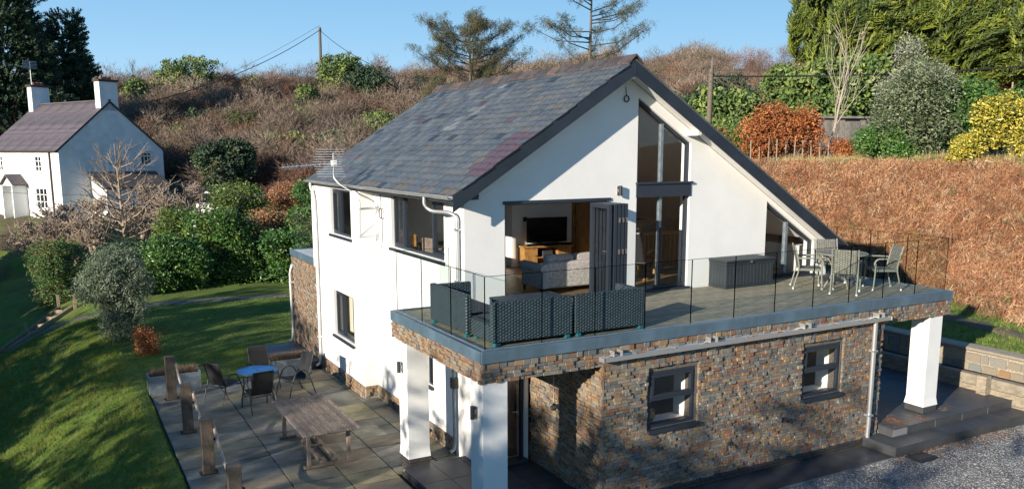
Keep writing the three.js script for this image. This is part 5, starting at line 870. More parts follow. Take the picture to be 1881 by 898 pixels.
for (let i = 0; i < 30; i++) {
  const v = rr(68, 106), k = i < 22 ? rr(-0.44, -0.07) : rr(0.14, 0.34), u = k * v, x = -5.32 + UD.x * u + VD.x * v, z = 10.6 + UD.z * u + VD.z * v, r = rr(0.8, 1.9), green = R() < 0.6;
  shrub('hillside_bush', green ? 'dull green ivy-covered bush among the bare hillside scrub' : 'dark evergreen bush among the bare hillside scrub', 'shrub', x, z, lumpy(r, r * rr(0.7, 1.1), r, r * 1.1, 9, r * 0.42), Math.round(120 * r), GEO.far, 0.75, green ? PAL.ivy : PAL.dark, { group: green ? 'ivy-covered hillside bushes' : 'dark hillside bushes', ns: 2, h: r });
}
// bare skyline trees
{
  const L = limbs(77, { trunk: 3.6, r: 0.09, levels: 3, split: [3, 2, 2], angle: 0.75, shrink: 0.35, up: 0.25, minR: 0.012 }), src = thing('bare_tree', 'leafless grey tree on the skyline above the cottage chimney', 'tree', onGround(5.0, -106), 0, 'leafless skyline trees'); mesh('limbs', L.geo, M.bark, src);
  [[31, -92, 0.8, 1, 'leafless tree on the skyline beside the telegraph pole'], [38.5, -78, 0.9, 2, 'leafless tree on the skyline next to the dark bushy conifer'], [50, -48, 0.7, 3, 'leafless sapling on the skyline behind the gable ridge'], [56, -50, 0.8, 4, 'leafless tree on the skyline where the pale field meets the cypresses']].forEach(([x, z, s, t, l]) => { const c = copy(src, onGround(x, z), t, l); c.scale.setScalar(s * 1.2); });
}
// ---------------------------------------------------------------- tall conifers
function pineTree(label, x, z, h, lean, lev, dens, seed, spread, low) {
  const g = thing('pine_tree', label, 'tree', onGround(x, z)); const q = rng(seed), a = (p, r) => p + (r - p) * q(), gs = [], sp = [];
  mesh('trunk', rod(V(0, 0, 0), V(lean, h, 0), 0.22, 0.05, 8), M.bark, g);
  for (let i = 0; i < lev; i++) {
    const t = low + (1 - low) * i / lev + a(-0.01, 0.01), an = a(0, 6.28), len = spread * (0.45 + 0.55 * Math.sin(Math.PI * Math.min(1, (1 - t) * 1.25 + 0.1))) * a(0.6, 1.15), b = V(lean * t, h * t, 0), up = a(0.15, 0.55), e = b.clone().add(V(Math.cos(an) * len, len * up, Math.sin(an) * len)), m = b.clone().lerp(e, 0.5).add(V(0, -len * 0.1, 0));
    gs.push(rod(b, m, 0.05, 0.035, 5), rod(m, e, 0.035, 0.012, 5));
    for (let k = 0; k < dens; k++) { const s = Math.pow(a(0, 1), 0.6) * 0.75 + 0.3, p = (s < 0.5 ? b.clone().lerp(m, s * 2) : m.clone().lerp(e, s * 2 - 1)).add(V(a(-0.35, 0.35), a(-0.15, 0.3), a(-0.35, 0.35)).multiplyScalar(0.6 + len * 0.12)); sp.push([p.x, p.y, p.z, a(0.5, 1.1)]); }
    for (let k = 0; k < 3; k++) { const s = a(0.3, 0.9), p = m.clone().lerp(e, s); gs.push(rod(p, p.clone().add(V(a(-0.7, 0.7), a(0, 0.5), a(-0.7, 0.7))), 0.015, 0.006, 3)); }
  }
  mesh('limbs', gs, M.barkDark, g); scatter('needles', GEO.needle, leafM, sp, PAL.pine, g); return g;
}
R = rng(151);
pineTree('tall open pine with bare lower limbs rising behind the ridge', 29.3, -41.1, 13.5, 0.3, 44, 20, 5, 4.7, 0.28);
pineTree('bushy brownish conifer with a bare leading shoot behind the roof', 22.9, -46.9, 11.0, -0.2, 85, 34, 8, 4.0, 0.16);
{
  const src = (label, x, z, lobes, n) => { const g = thing('cypress_tree', label, 'tree', onGround(x, z)); mesh('trunk', rod(V(0, 0, 0), V(0, 9, 0), 0.35, 0.1, 8), M.bark, g); scatter('crown', GEO.spray, leafM, inLobes(lobes, n, 1.35, { inner: 0.62, dir: d => V(d.x * 0.5 + 0.55, 0.5 + d.y * 0.25, d.z * 0.5 + 0.12).normalize() }), PAL.cypress, g); return g; };
  const lob = (rx, ry, n) => { const l = [[0, ry * 0.95, 0, rx * 0.8, ry * 0.85, rx * 0.8]]; for (let i = 0; i < n; i++) { const d = V(rr(-1, 1), rr(-0.9, 0.9), rr(-1, 1)).normalize(); l.push([d.x * rx * 0.8, ry * 0.95 + d.y * ry * 0.8, d.z * rx * 0.8, rx * rr(0.2, 0.36), ry * rr(0.14, 0.25), rx * rr(0.2, 0.36)]); } return l; };
  src('great golden-green cypress at the open end of the row', 51.5, -36.0, lob(5.2, 6.6, 30), 8500);
  src('great golden-green cypress in the middle of the row above the hedges', 56.8, -32.3, lob(6.0, 8.4, 32), 9500);
  src('great golden-green cypress at the field fence end of the row', 60.5, -25.6, lob(6.4, 8.6, 32), 9500);
}
{ // dark conifers beyond the cottage
  const con = (label, x, z, h, r, n) => { const g = thing('dark_conifer', label, 'tree', onGround(x, z)); mesh('trunk', rod(V(0, 0, 0), V(0, h, 0), 0.35, 0.06, 8), M.barkDark, g); const l = []; for (let i = 0; i < 9; i++) { const t = i / 9; l.push([0, 0.8 + t * h, 0, r * (0.85 - t * 0.68), h * 0.13, r * (0.85 - t * 0.68)]); } for (let i = 0; i < 60; i++) { const t = Math.pow(R(), 0.85), a = rr(0, 6.28), rad = r * (1 - t * 0.75); l.push([Math.cos(a) * rad * 0.8, 0.8 + t * h, Math.sin(a) * rad * 0.8, rad * 0.28, rr(0.25, 0.6), rad * 0.28]); } scatter('crown', GEO.sprayD, leafM, inLobes(l, n, 1.0, { inner: 0.6, dir: d => V(d.x * 0.9, 0.35 + d.y * 0.3, d.z * 0.9).normalize() }), PAL.dark, g); };
  con('huge dark conifer towering over the cottage chimneys', -8.4, -80.5, 19, 7.6, 9000);
  con('smaller dark conifer at the foot of the huge one', -3.0, -86.0, 11.5, 4.6, 3600);
  con('dark conifer whose boughs reach out in front of the cottage wall', -12.2, -43.8, 8.5, 3.3, 4000);
}
// ---------------------------------------------------------------- upper garden above the bank
R = rng(161);
{
  const hedgeRow = (name, label, cat, a, b, h, d, n, geo, sz, pal, o = {}) => { const mx = (a[0] + b[0]) / 2, mz = (a[1] + b[1]) / 2, g = thing(name, label, cat, onGround(mx, mz)), lob = [], k = o.k || 9; for (let i = 0; i < k; i++) { const t = i / (k - 1); lob.push([a[0] + (b[0] - a[0]) * t - mx + rr(-1, 1) * (o.jit || 0.2), H(a[0] + (b[0] - a[0]) * t, a[1] + (b[1] - a[1]) * t) - H(mx, mz) + h * (o.mid || 0.55) + rr(-0.15, 0.15) * h * (o.jit ? 1.5 : 1), a[1] + (b[1] - a[1]) * t - mz + rr(-1, 1) * (o.jit || 0.2), d * rr(0.7, 1.25), h * rr(0.26, 0.45), d * rr(0.8, 1.25)]); } stems(g, o.ns || 6, Math.hypot(b[0] - a[0], b[1] - a[1]) * 0.4, h * 0.5, 0.04, o.bark || M.bark); scatter('foliage', geo, o.m || leafM, inLobes(lob, n, sz), pal, g); return g; };
  hedgeRow('beech_hedge', 'copper-leaved beech hedge with bare lower stems above the bracken bank', 'hedge', [24.5, -19.6], [27.3, -18.45], 2.7, 0.5, 1100, GEO.mid, 0.95, PAL.beech, { mid: 0.62, k: 12 });
  hedgeRow('mixed_hedge', 'green and copper hedge running down behind the roof verge', 'hedge', [23.2, -22.5], [24.8, -20.4], 2.4, 0.8, 900, GEO.mid, 0.9, [...PAL.beech, ...PAL.laurel], { k: 5 });
  for (let i = 0; i < 11; i++) { const t = i / 10, x = 23.9 + t * 4.1, z = -19.1 + t * 1.5; const p = onGround(x, z, 0.15); single('hedge_stake', rod(V(...p), V(x + rr(-0.05, 0.05), p[1] + rr(1.0, 1.5), z), 0.035, 0.03, 6), M.barkPale, 'pale stake stem at the foot of the copper beech hedge', 'stake', 'stakes under the beech hedge'); }
  hedgeRow('laurel_hedge', 'glossy green laurel hedge behind the splintered pole', 'hedge', [26.4, -25.2], [28.6, -22.8], 2.2, 0.9, 1000, GEO.mid, 1, PAL.laurel, { m: glossM, k: 6 });
  hedgeRow('silver_hedge', 'large grey-leaved evergreen bush with pale twigs above the bank', 'shrub', [26.5, -13.7], [27.05, -12.2], 4.0, 1.0, 2300, GEO.mid, 0.9, PAL.silver, { k: 13, mid: 0.5, jit: 0.75 });
  shrub('evergreen_shrub', 'dark glossy evergreen growing through the foot of the grey-leaved bush', 'shrub', 25.9, -13.2, lumpy(0.9, 0.8, 1.3, 0.8, 12, 0.45), 800, GEO.mid, 0.9, PAL.laurel, { m: glossM });
  shrub('silver_tree', 'pale silver-leaved tree top rising out of the grey bush', 'tree', 29.5, -15.2, [[0, 4.6, 0, 0.7, 1.4, 0.7], [0.6, 3.6, 0.4, 1.2, 1.2, 1.2], [-0.5, 3.2, 0, 1, 1, 1]], 700, GEO.mid, 0.9, [[0.3, 0.3, 0.24], [0.22, 0.23, 0.18], [0.14, 0.16, 0.1]], { h: 4.4, spread: 0.5 });
  shrub('russet_shrub', 'small russet bush under the end of the grey-leaved bush', 'shrub', 27.4, -16.6, lumpy(0.5, 0.6, 0.5, 0.6, 6, 0.25), 220, GEO.mid, 0.8, PAL.beech);
  hedgeRow('laurel_hedge', 'dark glossy hedge behind the yellow variegated shrub', 'hedge', [28.2, -12.0], [28.6, -4.5], 3.1, 1.1, 3200, GEO.mid, 1, PAL.laurel, { m: glossM, k: 9 });
  shrub('variegated_shrub', 'bright yellow variegated shrub in front of the dark hedge', 'shrub', 25.6, -7.6, lumpy(1.35, 1.15, 1.3, 1.35, 16, 0.4), 1150, GEO.mid, 0.85, [...PAL.yellow, [0.06, 0.1, 0.02]], { m: glossM });
  shrub('variegated_shrub', 'small yellow variegated shrub at the foot of the bright one', 'shrub', 25.2, -9.2, lumpy(0.6, 0.45, 0.6, 0.5, 6, 0.25), 320, GEO.mid, 0.8, PAL.yellow, { m: glossM });
  const L = limbs(91, { trunk: 4.6, r: 0.09, levels: 2, split: [3, 2, 0], angle: 0.5, shrink: 0.3, up: 0.4, minR: 0.01 }), g = thing('birch_tree', 'slender leafless pale-barked tree in front of the shed', 'tree', onGround(28.9, -18.9)); mesh('limbs', L.geo, mat([0.5, 0.42, 0.35], 0.9, { map: fine }), g);
  const s = thing('shed', 'old grey timber shed with plank door and flat roof', 'shed', [33.0, H(33.0, -21.4) - 0.1, -21.4], -0.35), wm = [mat([0.24, 0.225, 0.2], 0.9, { map: grain }), mat([0.2, 0.19, 0.17], 0.9, { map: grain }), mat([0.28, 0.255, 0.22], 0.9, { map: grain })]; mesh('frame', bx(-1.5, 1.5, 0, 2.0, -2, -0.03), M.dark, s); for (let i = 0; i < 20; i++) if (i < 10 || i > 15) mesh('plank', bx(-1.5 + i * 0.15 + 0.004, -1.5 + i * 0.15 + 0.146, 0, 2.0, -0.03, 0), pick(wm), s); const dr = part('door', s); for (let i = 0; i < 6; i++) mesh('plank', bx(0.004 + i * 0.15, 0.146 + i * 0.15, 0.05, 1.85, 0.002, 0.03), pick(wm), dr); mesh('roof', rb(-1.7, 1.7, 2.0, 2.12, -2.2, 0.2, 0.02), mat([0.2, 0.19, 0.175], 0.95, { map: mott }), s);
  R = rng(165); for (let i = 0; i < 9; i++) { const x = 47.2 + i * 0.75, z = -27.4 + i * 0.85, p = onGround(x, z, 0.2); single('fence_post', rod(V(...p), V(x, p[1] + rr(1.4, 1.8), z), 0.07, 0.06, 6), M.barkPale, 'pale wooden post of the field fence below the cypresses', 'post', 'field fence posts'); }
}
// ---------------------------------------------------------------- lower garden
R = rng(171);
shrub('olive_bush', 'tall grey-green olive-like bush at the corner of the lawn', 'shrub', -3.75, -18.2, lumpy(1.05, 1.45, 1.0, 1.5, 18, 0.45), 1900, GEO.slim, 1, PAL.olive, { h: 1.6, spread: 0.5 });
shrub('round_shrub', 'broad rounded green shrub with reddish twigs behind the sleeper steps', 'shrub', -4.9, -29.1, lumpy(1.75, 1.35, 1.5, 1.3, 16, 0.55), 1900, GEO.small, 1.35, [...PAL.laurel, [0.11, 0.12, 0.03], [0.16, 0.1, 0.05]], { h: 1, spread: 0.6 });
shrub('copper_shrub', 'small copper-leaved shrub at the foot of the olive-like bush', 'shrub', -3.3, -15.4, lumpy(0.32, 0.42, 0.3, 0.5, 7, 0.18), 160, GEO.small, 1, PAL.beech, { ns: 3, h: 0.4, spread: 0.15 });
{
  const hedge = (label, x, z, rx, ry, rz, n, pal, geo = GEO.mid) => shrub('garden_shrub', label, 'shrub', x, z, lumpy(rx, ry, rz, ry * 0.95, 16, rx * 0.36), n, geo, 1, pal, { m: glossM, h: ry });
  hedge('glossy evergreen shrub nearest the bare fruit tree behind the gravel path', -0.9, -26.6, 1.3, 1.2, 1.1, 1100, PAL.laurel);
  hedge('large yellow-tipped evergreen shrub in the middle of the hedge behind the path', 1.2, -27.6, 1.6, 1.75, 1.3, 1700, [...PAL.laurel, [0.13, 0.17, 0.03]]);
  hedge('glossy laurel shrub next to the stone annex behind the path', 3.6, -26.6, 1.5, 1.25, 1.2, 1400, PAL.laurel);
  hedge('tall laurel shrub close behind the stone annex', 5.6, -27.4, 1.7, 1.75, 1.4, 1500, [...PAL.laurel, [0.1, 0.15, 0.03]]);
  hedge('russet-topped shrub behind the glossy laurels', 3.6, -29.2, 1.4, 1.75, 1.1, 900, [...PAL.rust, [0.08, 0.1, 0.03]]);
  hedge('dark evergreen shrub in the shade beside the fruit tree', -2.4, -29.5, 1.3, 0.95, 1.1, 800, PAL.dark);
  hedge('light green shrub at the bend of the path', -2.0, -26.4, 0.9, 0.7, 0.7, 450, [...PAL.ivy]);
  hedge('yellow-green shrub behind the hedge towards the cottage yard', 0.6, -33.5, 1.6, 1.5, 1.2, 900, PAL.ivy);
  hedge('tall yellow-green shrub beside the parked white van roof', 3.4, -36.5, 1.8, 2.3, 1.4, 1200, [...PAL.ivy, [0.14, 0.17, 0.03]]);
}
{ // bare trees and thickets of twigs in front of the cottage
  const fruit = thing('fruit_tree', 'leafless pale-limbed tree with an upright leader in front of the cottage', 'tree', onGround(-2.2, -36.5));
  const q = rng(19), a = (x, y) => x + (y - x) * q(), gs = [];
  mesh('trunk', [rod(V(0, -0.1, 0), V(0.06, 1.5, 0), 0.1, 0.085, 8), rod(V(0.06, 1.5, 0), V(-0.02, 3.4, 0), 0.085, 0.06, 8), rod(V(-0.02, 3.4, 0), V(-0.1, 6.1, 0), 0.06, 0.022, 8)], M.barkPale, fruit);
  for (let i = 0; i < 46; i++) { const t = 0.06 + 0.82 * i / 46, an = i * 2.4 + a(-0.4, 0.4), len = (3.1 - t * 2.2) * a(0.7, 1.15), b = V(0, 6 * t, 0), c1 = b.clone().add(V(Math.cos(an) * len * 0.5, len * 0.2, Math.sin(an) * len * 0.5)), e = b.clone().add(V(Math.cos(an) * len, len * (0.38 + t * 0.5), Math.sin(an) * len)); gs.push(rod(b, c1, 0.06 - t * 0.025, 0.042 - t * 0.015, 5), rod(c1, e, 0.042 - t * 0.015, 0.013, 4)); for (let k = 0; k < 5; k++) { const p = c1.clone().lerp(e, a(0, 0.95)), e2 = p.clone().add(V(a(-0.5, 0.5) + Math.cos(an) * 0.3, a(0.15, 0.6), a(-0.5, 0.5) + Math.sin(an) * 0.3)); gs.push(rod(p, e2, 0.018, 0.008, 3)); for (let j = 0; j < 2; j++) { const p2 = p.clone().lerp(e2, a(0.3, 0.9)); gs.push(rod(p2, p2.clone().add(V(a(-0.2, 0.2), a(0, 0.25), a(-0.2, 0.2))), 0.011, 0.006, 3)); } } }
  mesh('limbs', gs, M.barkPale, fruit);
  const L = limbs(29, { trunk: 1.2, r: 0.08, levels: 4, split: [3, 2, 2, 1], angle: 0.85, shrink: 0.5, up: 0.1, minR: 0.011 }), src = thing('bare_shrub', 'low leafless shrub of tangled pale twigs beside the upright fruit tree', 'shrub', onGround(-4.4, -39.0), 0, 'leafless shrubs before the cottage'); mesh('limbs', L.geo, mat([0.3, 0.235, 0.18], 0.95), src);
  src.scale.setScalar(1.9);
  [[0.4, -35.0, 1.9, 1, 'leafless spreading shrub between the fruit tree and the evergreen hedge'], [-6.3, -41.0, 1.8, 2.2, 'leafless tangled shrub below the cottage front door'], [-1.0, -40.5, 2, 3.1, 'leafless shrub in front of the cottage gable'], [1.2, -41.0, 1.9, 4, 'leafless shrub by the corner of the cottage lean-to'], [-3.3, -43.5, 1.9, 5, 'leafless shrub against the foot of the cottage gable'], [-3.6, -36.8, 1.5, 0.7, 'low leafless shrub in front of the fruit tree trunk'], [-0.9, -37.6, 1.7, 5.6, 'leafless shrub hugging the fruit tree trunk on its cottage side'], [-5.2, -38.2, 1.5, 1.7, 'low spreading leafless shrub above the dark hollow']].forEach(([x, z, s, t, l]) => { copy(src, onGround(x, z), t, l).scale.setScalar(s); });
}
{ // sleeper steps down the bank
  const g = thing('sleeper_steps', 'pale timber garden steps with side boards and two posts going down the bank', 'steps', [0, 0, 0]); const a = V(-5.15, 0, -26.4), b = V(-7.3, 0, -25.0), d = b.clone().sub(a).normalize(), s = V(-d.z, 0, d.x), at = (t, o) => { const p = a.clone().lerp(b, t).addScaledVector(s, o); p.y = H(p.x, p.z) + 0.06; return p; };
  const pm = mat([0.4, 0.31, 0.2], 0.85, { map: grain });
  for (const o of [-0.45, 0.45]) { mesh('side_board', beam(at(0, o), at(1, o), 0.06, 0.18), pm, g); const p = at(-0.02, o * 1.15); mesh('post', rb(p.x - 0.06, p.x + 0.06, p.y - 0.2, p.y + 0.55, p.z - 0.06, p.z + 0.06, 0.01), pm, g); }
  for (let i = 0; i < 6; i++) mesh('riser', beam(at(0.08 + i * 0.165, -0.42), at(0.08 + i * 0.165, 0.42), 0.06, 0.15), pm, g);
  for (const t of [0.5, 1.0]) { const p = at(t, 0.62); mesh('post', rb(p.x - 0.05, p.x + 0.05, p.y - 0.3, p.y + 0.35, p.z - 0.05, p.z + 0.05, 0.01), pm, g); }
}
{ const p = onGround(13.7, -66.8, 0), g = thing('garden_bench', 'small white garden bench on the grassy ledge of the hillside', 'bench', [p[0], p[1] + 0.1, p[2]], -0.5); mesh('seat', rb(-0.65, 0.65, 0.42, 0.5, -0.2, 0.2, 0.02), M.white, g); for (const x of [-0.6, 0.5]) mesh('leg', bx(x, x + 0.1, 0, 0.42, -0.18, 0.18), M.white, g); mesh('backrest', rb(-0.65, 0.65, 0.5, 0.62, -0.24, -0.2, 0.01), M.white, g); }
{ const p = onGround(4.6, -46.5, 0), g = thing('parked_van', 'small white van half hidden behind the yellow-green shrubs', 'van', p, 0.7); mesh('body', rb(-1.0, 1.0, 0.35, 1.75, -0.85, 0.85, 0.2, 3), M.white, g); mesh('bonnet', rb(-2.0, -0.95, 0.35, 1.05, -0.83, 0.83, 0.15, 3), M.white, g); mesh('windscreen', beam(V(-1.02, 1.62, 0), V(-1.3, 1.08, 0), 1.4, 0.03), M.black, g); mesh('side_window', bx(-0.85, -0.15, 1.15, 1.6, 0.851, 0.86), M.black, g); for (const x of [-1.4, 0.55]) for (const z of [-0.8, 0.8]) mesh('wheel', new THREE.CylinderGeometry(0.33, 0.33, 0.2, 20).rotateX(Math.PI / 2).translate(x, 0.33, z), M.dark, g); }
// ---------------------------------------------------------------- the cottage
{
  const c = thing('cottage', 'white two-storey cottage with purple slate roof and two white chimneys', 'cottage', [-4.64, 0.95, -52.9], 0.47), WM = mat([0.76, 0.75, 0.72], 0.9, { map: tex(256, (u, v) => 0.86 + 0.14 * fbm(u, v, 6, 5, 151), 2.5), bumpMap: bumpS, bumpScale: 0.012 });
  const w = 7.65, l = 9.8, e = 4.85, rd = 8.1;
  const sl = (rd - e) / (w / 2);
  mesh('gable_wall', slab([[0, -1], [w, -1], [w, e], [w / 2, rd], [0, e]], [rect(5.85, 6.75, 3.75, 4.65)], -0.4, 0), WM, c);
  mesh('rear_wall', slab([[0, -1], [w, -1], [w, e], [w / 2, rd], [0, e]], [], -l, -l + 0.4), WM, c);
  const op = [[-8.6, -7.75, 3.35, 4.45], [-3.3, -2.4, 3.35, 4.45], [-3.55, -2.0, 0.85, 2.3], [-7.55, -6.75, 0.85, 2.1], [-5.75, -4.85, 0, 2.05]];
  mesh('front_wall', facingLeft(slab(rect(-l + 0.401, -0.401, -1, e), op.map(o => rect(...o)), -0.4, 0), 0), WM, c);
  mesh('back_wall', bx(w - 0.4, w, -1, e, -l + 0.401, -0.401), WM, c);
  mesh('floor', bx(0.41, w - 0.41, 2.4, 2.6, -l + 0.41, -0.41), M.teakDark, c);
  R = rng(181); const roof = part('roof', c), rm = [[0.135, 0.11, 0.12], [0.12, 0.1, 0.108], [0.15, 0.12, 0.13], [0.11, 0.096, 0.105]].map(q => mat(q, 0.6, { map: mott, bumpMap: bumpS, bumpScale: 0.01 }));
  const th = Math.atan(sl), len = (w / 2 + 0.15) / Math.cos(th);
  for (let k = 0; k < 24; k++) { const t0 = k * len / 24, cx = -0.15 + Math.cos(th) * (t0 + len / 48), cy = e - 0.15 * sl + Math.sin(th) * (t0 + len / 48); const g = new THREE.BoxGeometry(len / 24 + 0.06, 0.03, l + 0.16).applyMatrix4(new THREE.Matrix4().makeRotationZ(th - 0.06)).translate(cx - 0.03, cy + 0.06, -l / 2); mesh('slate_course', g, pick(rm), roof); }
  mesh('far_slope', slab([[w / 2, rd + 0.02], [w + 0.15, e - 0.15 * sl + 0.02], [w + 0.15, e - 0.15 * sl + 0.08], [w / 2, rd + 0.09]], [], -l - 0.08, 0.08), rm[1], roof);
  mesh('verge', [slab([[-0.15, e - 0.13 * sl - 0.08], [w / 2, rd - 0.06], [w + 0.15, e - 0.13 * sl - 0.08], [w + 0.15, e - 0.13 * sl + 0.02], [w / 2, rd + 0.04], [-0.15, e - 0.13 * sl + 0.02]], [], 0.002, 0.06)], M.barkDark, roof);
  mesh('ridge', rb(w / 2 - 0.12, w / 2 + 0.12, rd + 0.06, rd + 0.17, -l - 0.05, 0.05, 0.04), rm[3], roof);
  for (const z of [-0.62, -l + 0.05]) { const ch = part('chimney', c, [w / 2, 0, z]); mesh('stack', bx(-0.65, 0.65, rd - 0.6, rd + 1.35, 0, 0.62), WM, ch); mesh('capping', rb(-0.74, 0.74, rd + 1.35, rd + 1.5, -0.08, 0.7, 0.02), M.barkDark, ch); for (const x of [-0.3, 0.0, 0.3]) mesh('chimney_pot', new THREE.CylinderGeometry(0.1, 0.13, 0.22, 12).translate(x, rd + 1.61, 0.3), mat([0.2, 0.09, 0.06], 0.9), ch); }
  // white casements with glazing bars
  op.slice(0, 4).forEach(([z0, z1, y0, y1]) => { const g = part('window', c, [0, y0, z0], -Math.PI / 2), ww = z1 - z0, hh = y1 - y0; mesh('frame', frameOf(rect(0, ww, 0, hh), 0.09, -0.14, -0.05), M.white, g); mesh('pane', new THREE.PlaneGeometry(ww - 0.1, hh - 0.1).translate(ww / 2, hh / 2, -0.1), M.pane, g); const nb = ww > 1 ? 3 : 2; const gb = []; for (let i = 1; i < nb; i++) gb.push(bx(ww * i / nb - 0.035, ww * i / nb + 0.035, 0.09, hh - 0.09, -0.12, -0.07)); for (let i = 1; i < 3; i++) gb.push(bx(0.09, ww - 0.09, hh * i / 3 - 0.02, hh * i / 3 + 0.02, -0.115, -0.075)); mesh('glazing_bars', gb, M.white, g); mesh('sill', bx(-0.1, ww + 0.1, -0.1, -0.002, -0.1, 0.12), M.white, g); });
  { const g = part('window', c, [5.85, 3.75, 0]); mesh('frame', frameOf(rect(0, 0.9, 0, 0.9), 0.07, -0.14, -0.03), M.white, g); mesh('pane', new THREE.PlaneGeometry(0.8, 0.85).translate(0.45, 0.475, -0.09), M.pane, g); mesh('glazing_bars', [bx(0.07, 0.83, 0.6, 0.66, -0.12, -0.06), bx(0.3, 0.33, 0.07, 0.88, -0.115, -0.065), bx(0.57, 0.6, 0.07, 0.88, -0.115, -0.065)], M.white, g); mesh('sill', bx(-0.08, 0.98, -0.1, -0.002, -0.1, 0.1), M.white, g); mesh('lintel', bx(-0.12, 1.02, 0.97, 1.07, 0.002, 0.08), M.white, g); }
  { const g = part('porch', c, [0, 0, -5.3]); mesh('porch_roof', [beam(V(-0.5, 2.45, -0.95), V(-0.5, 3.15, 0), 1.1, 0.08), beam(V(-0.5, 2.45, 0.95), V(-0.5, 3.15, 0), 1.1, 0.08)], rm[1], g); mesh('porch_gable', facingLeft(slab([[-0.75, 2.4], [0.75, 2.4], [0, 2.98]], [], -0.2, -0.1), -1.0), M.white, g); for (const z of [-0.75, 0.65]) mesh('porch_wall', bx(-1.0, 0, -0.9, 2.4, z, z + 0.1), M.white, g); mesh('door', bx(0.1, 0.16, 0, 2.04, -0.44, 0.44), M.white, g); }
  { const g = part('lean_to', c); mesh('wall', slab([[2.0, -1], [6.7, -1], [6.7, 2.3], [2.0, 2.3]], [], 1.7, 1.9), WM, g); mesh('end_wall', facingLeft(slab([[0.002, -1], [1.699, -1], [1.699, 2.3], [0.002, 3.15]], [], -0.2, 0), 2.0), WM, g); mesh('end_wall', facingLeft(slab([[0.002, -1], [1.699, -1], [1.699, 2.3], [0.002, 3.15]], [], -0.2, 0), 6.5), WM, g); mesh('lean_roof', beam(V(4.35, 3.3, 0.04), V(4.35, 2.26, 2.1), 5.0, 0.09), mat([0.1, 0.085, 0.075], 0.8, { map: mott, bumpMap: bumpS, bumpScale: 0.02 }), g); mesh('flashing', bx(1.85, 6.85, 3.26, 3.38, 0.002, 0.1), WM, g); }
  mesh('downpipe', rod(V(-0.07, -0.8, -1.1), V(-0.07, e - 0.1, -1.1), 0.05), M.barkDark, c); mesh('gutter', rod(V(-0.2, e - 0.1, -l), V(-0.2, e - 0.1, 0.05), 0.06), M.barkDark, c);
  mesh('satellite_dish', new THREE.SphereGeometry(0.4, 18, 8, 0, 6.283, 0, 0.8).rotateZ(1.7).translate(0.05, 3.6, -9.2), M.zinc, c);
  { const g = part('roof_aerial', c, [w / 2 - 0.5, rd + 0.2, -l + 0.5]); mesh('mast', rod(V(0, 0, 0), V(0, 3.0, 0), 0.03), M.galv, g); const b = []; for (let i = 0; i < 6; i++) b.push(rod(V(-0.5, 2.5 + i * 0.1, 0), V(0.5, 2.5 + i * 0.1, 0), 0.02, 0.02, 5)); b.push(rod(V(-0.9, 2.6, 0), V(0.2, 2.6, 0), 0.02)); mesh('elements', b, M.galv, g); }
}
{ // fence along the cottage garden
  const g = thing('picket_fence', 'weathered picket fence along the shaded garden below the cottage', 'fence', [0, 0, 0]); const a = V(-10.5, 0, -51.0), b = V(-4.4, 0, -48.6), n = 44; const y = t => { const p = a.clone().lerp(b, t); return H(p.x, p.z); };
  for (let i = 0; i <= n; i++) { const p = a.clone().lerp(b, i / n); const q = y(i / n); mesh('picket', bx(p.x - 0.045, p.x + 0.045, q - 0.1, q + 1.0, p.z - 0.015, p.z + 0.015), M.oldWood, g); }
  for (const h of [0.3, 0.8]) mesh('rail', beam(V(a.x, y(0) + h, a.z - 0.05), V(b.x, y(1) + h, b.z - 0.05), 0.04, 0.08), M.oldWood, g);
}
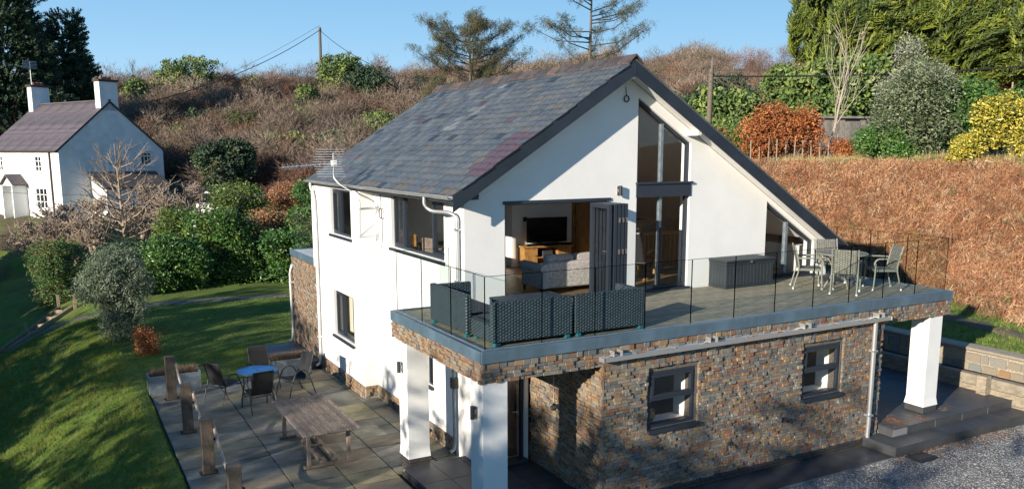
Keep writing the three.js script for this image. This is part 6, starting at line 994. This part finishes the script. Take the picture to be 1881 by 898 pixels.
// ---------------------------------------------------------------- poles and wires
{
  const pole = (label, x, z, top, r) => { const y = H(x, z) - 0.3, g = thing('telegraph_pole', label, 'pole', [x, y, z]); mesh('shaft', rod(V(0, 0, 0), V(0.1, top - y, 0), r, r * 0.75, 10), M.tarWood, g); mesh('insulator', [new THREE.CylinderGeometry(0.05, 0.07, 0.14, 8).translate(0.25, top - y - 0.3, 0), rod(V(0.1, top - y - 0.4, 0), V(0.25, top - y - 0.36, 0), 0.02)], M.dark, g); return g; };
  pole('weathered telegraph pole standing against the sky above the ivy tree', 23.33, -87.7, 19.6, 0.2);
  const p2 = pole('splintered grey wooden pole behind the roof verge', 26.1, -24.6, 10.0, 0.17); mesh('spike', rod(V(0.14, 4.4, 0.02), V(0.1, 6.3, 0.02), 0.04, 0.015, 6), M.zinc, p2);
  pole('thin distant pole on the skyline behind the gable ridge', 86.9, -98.5, 21.5, 0.16);
  const wire = (label, a, b, sag, r) => { const p = []; for (let i = 0; i <= 12; i++) { const t = i / 12, q = a.clone().lerp(b, t); q.y -= sag * 4 * t * (1 - t); p.push(q); } single('overhead_wire', tube(p, r, 40, 5), M.wire, label, 'wire'); };
  const T = V(23.4, 19.3, -87.7);
  wire('overhead wire running down from the skyline pole to the cottage', T, V(1.5, 9.2, -57.5), 0.8, 0.035);
  wire('thin upper wire running from the skyline pole behind the scrub', T.clone().add(V(0, 0.5, 0)), V(6, 11, -95), 0.6, 0.018);
  wire('overhead wire running from the skyline pole to behind the bushy conifer', T, V(22.5, 10.6, -49), 1.3, 0.03);
  wire('thick black overhead cable running from the splintered pole past the cypresses', V(26.2, 9.6, -24.6), V(46, 10.6, -12.5), 0.35, 0.045);
  wire('thin stay wire beside the wall of the house', V(0.74, 4.62, -11.3), V(-14, 5.2, -24), 0.3, 0.006);
}
// ---------------------------------------------------------------- trees across the valley that shade the garden (beyond the frame)
{
  R = rng(191);
  const L = limbs(59, { trunk: 9, r: 0.24, levels: 4, split: [3, 2, 2, 1], angle: 0.7, shrink: 0.35, up: 0.22, minR: 0.012 }), src = thing('valley_tree', 'leafless broad tree across the valley', 'tree', onGround(-20.5, 11), 0, 'leafless trees across the valley'); mesh('limbs', L.geo, M.bark, src); scatter('ivy', GEO.far, leafM, L.tips.filter(t => t[2] >= 3 && t[0].y > 4).filter((t, i) => i % 4 === 0).map(t => [t[0].x, t[0].y, t[0].z, rr(0.7, 1.3)]), PAL.ivy, src);
  const spots = [[-17.5, 9.2, 0.9], [-23, 13, 0.86], [-23, 0.0, 0.86], [-22.5, -7.5, 0.86], [-21, -14, 0.8], [-26, 14.5, 0.84]];
  src.scale.setScalar(0.92);
  spots.forEach(([x, z, s], i) => copy(src, onGround(x, z), i * 1.1 + 0.4).scale.setScalar(s));
  for (let i = 0; i < 13; i++) shrub('valley_shrub', 'dense evergreen shrub across the valley', 'shrub', -17.5 - rr(0, 3), 4 - i * 3.4, lumpy(2.6, i > 6 ? 4.6 : 3.9, 2.6, i > 6 ? 4.4 : 3.7, 10, 1.1), 1100, GEO.far, 1.1, PAL.dark, { group: 'evergreen shrubs across the valley' });
}
console.log('things built');
renderer.render(scene, camera);
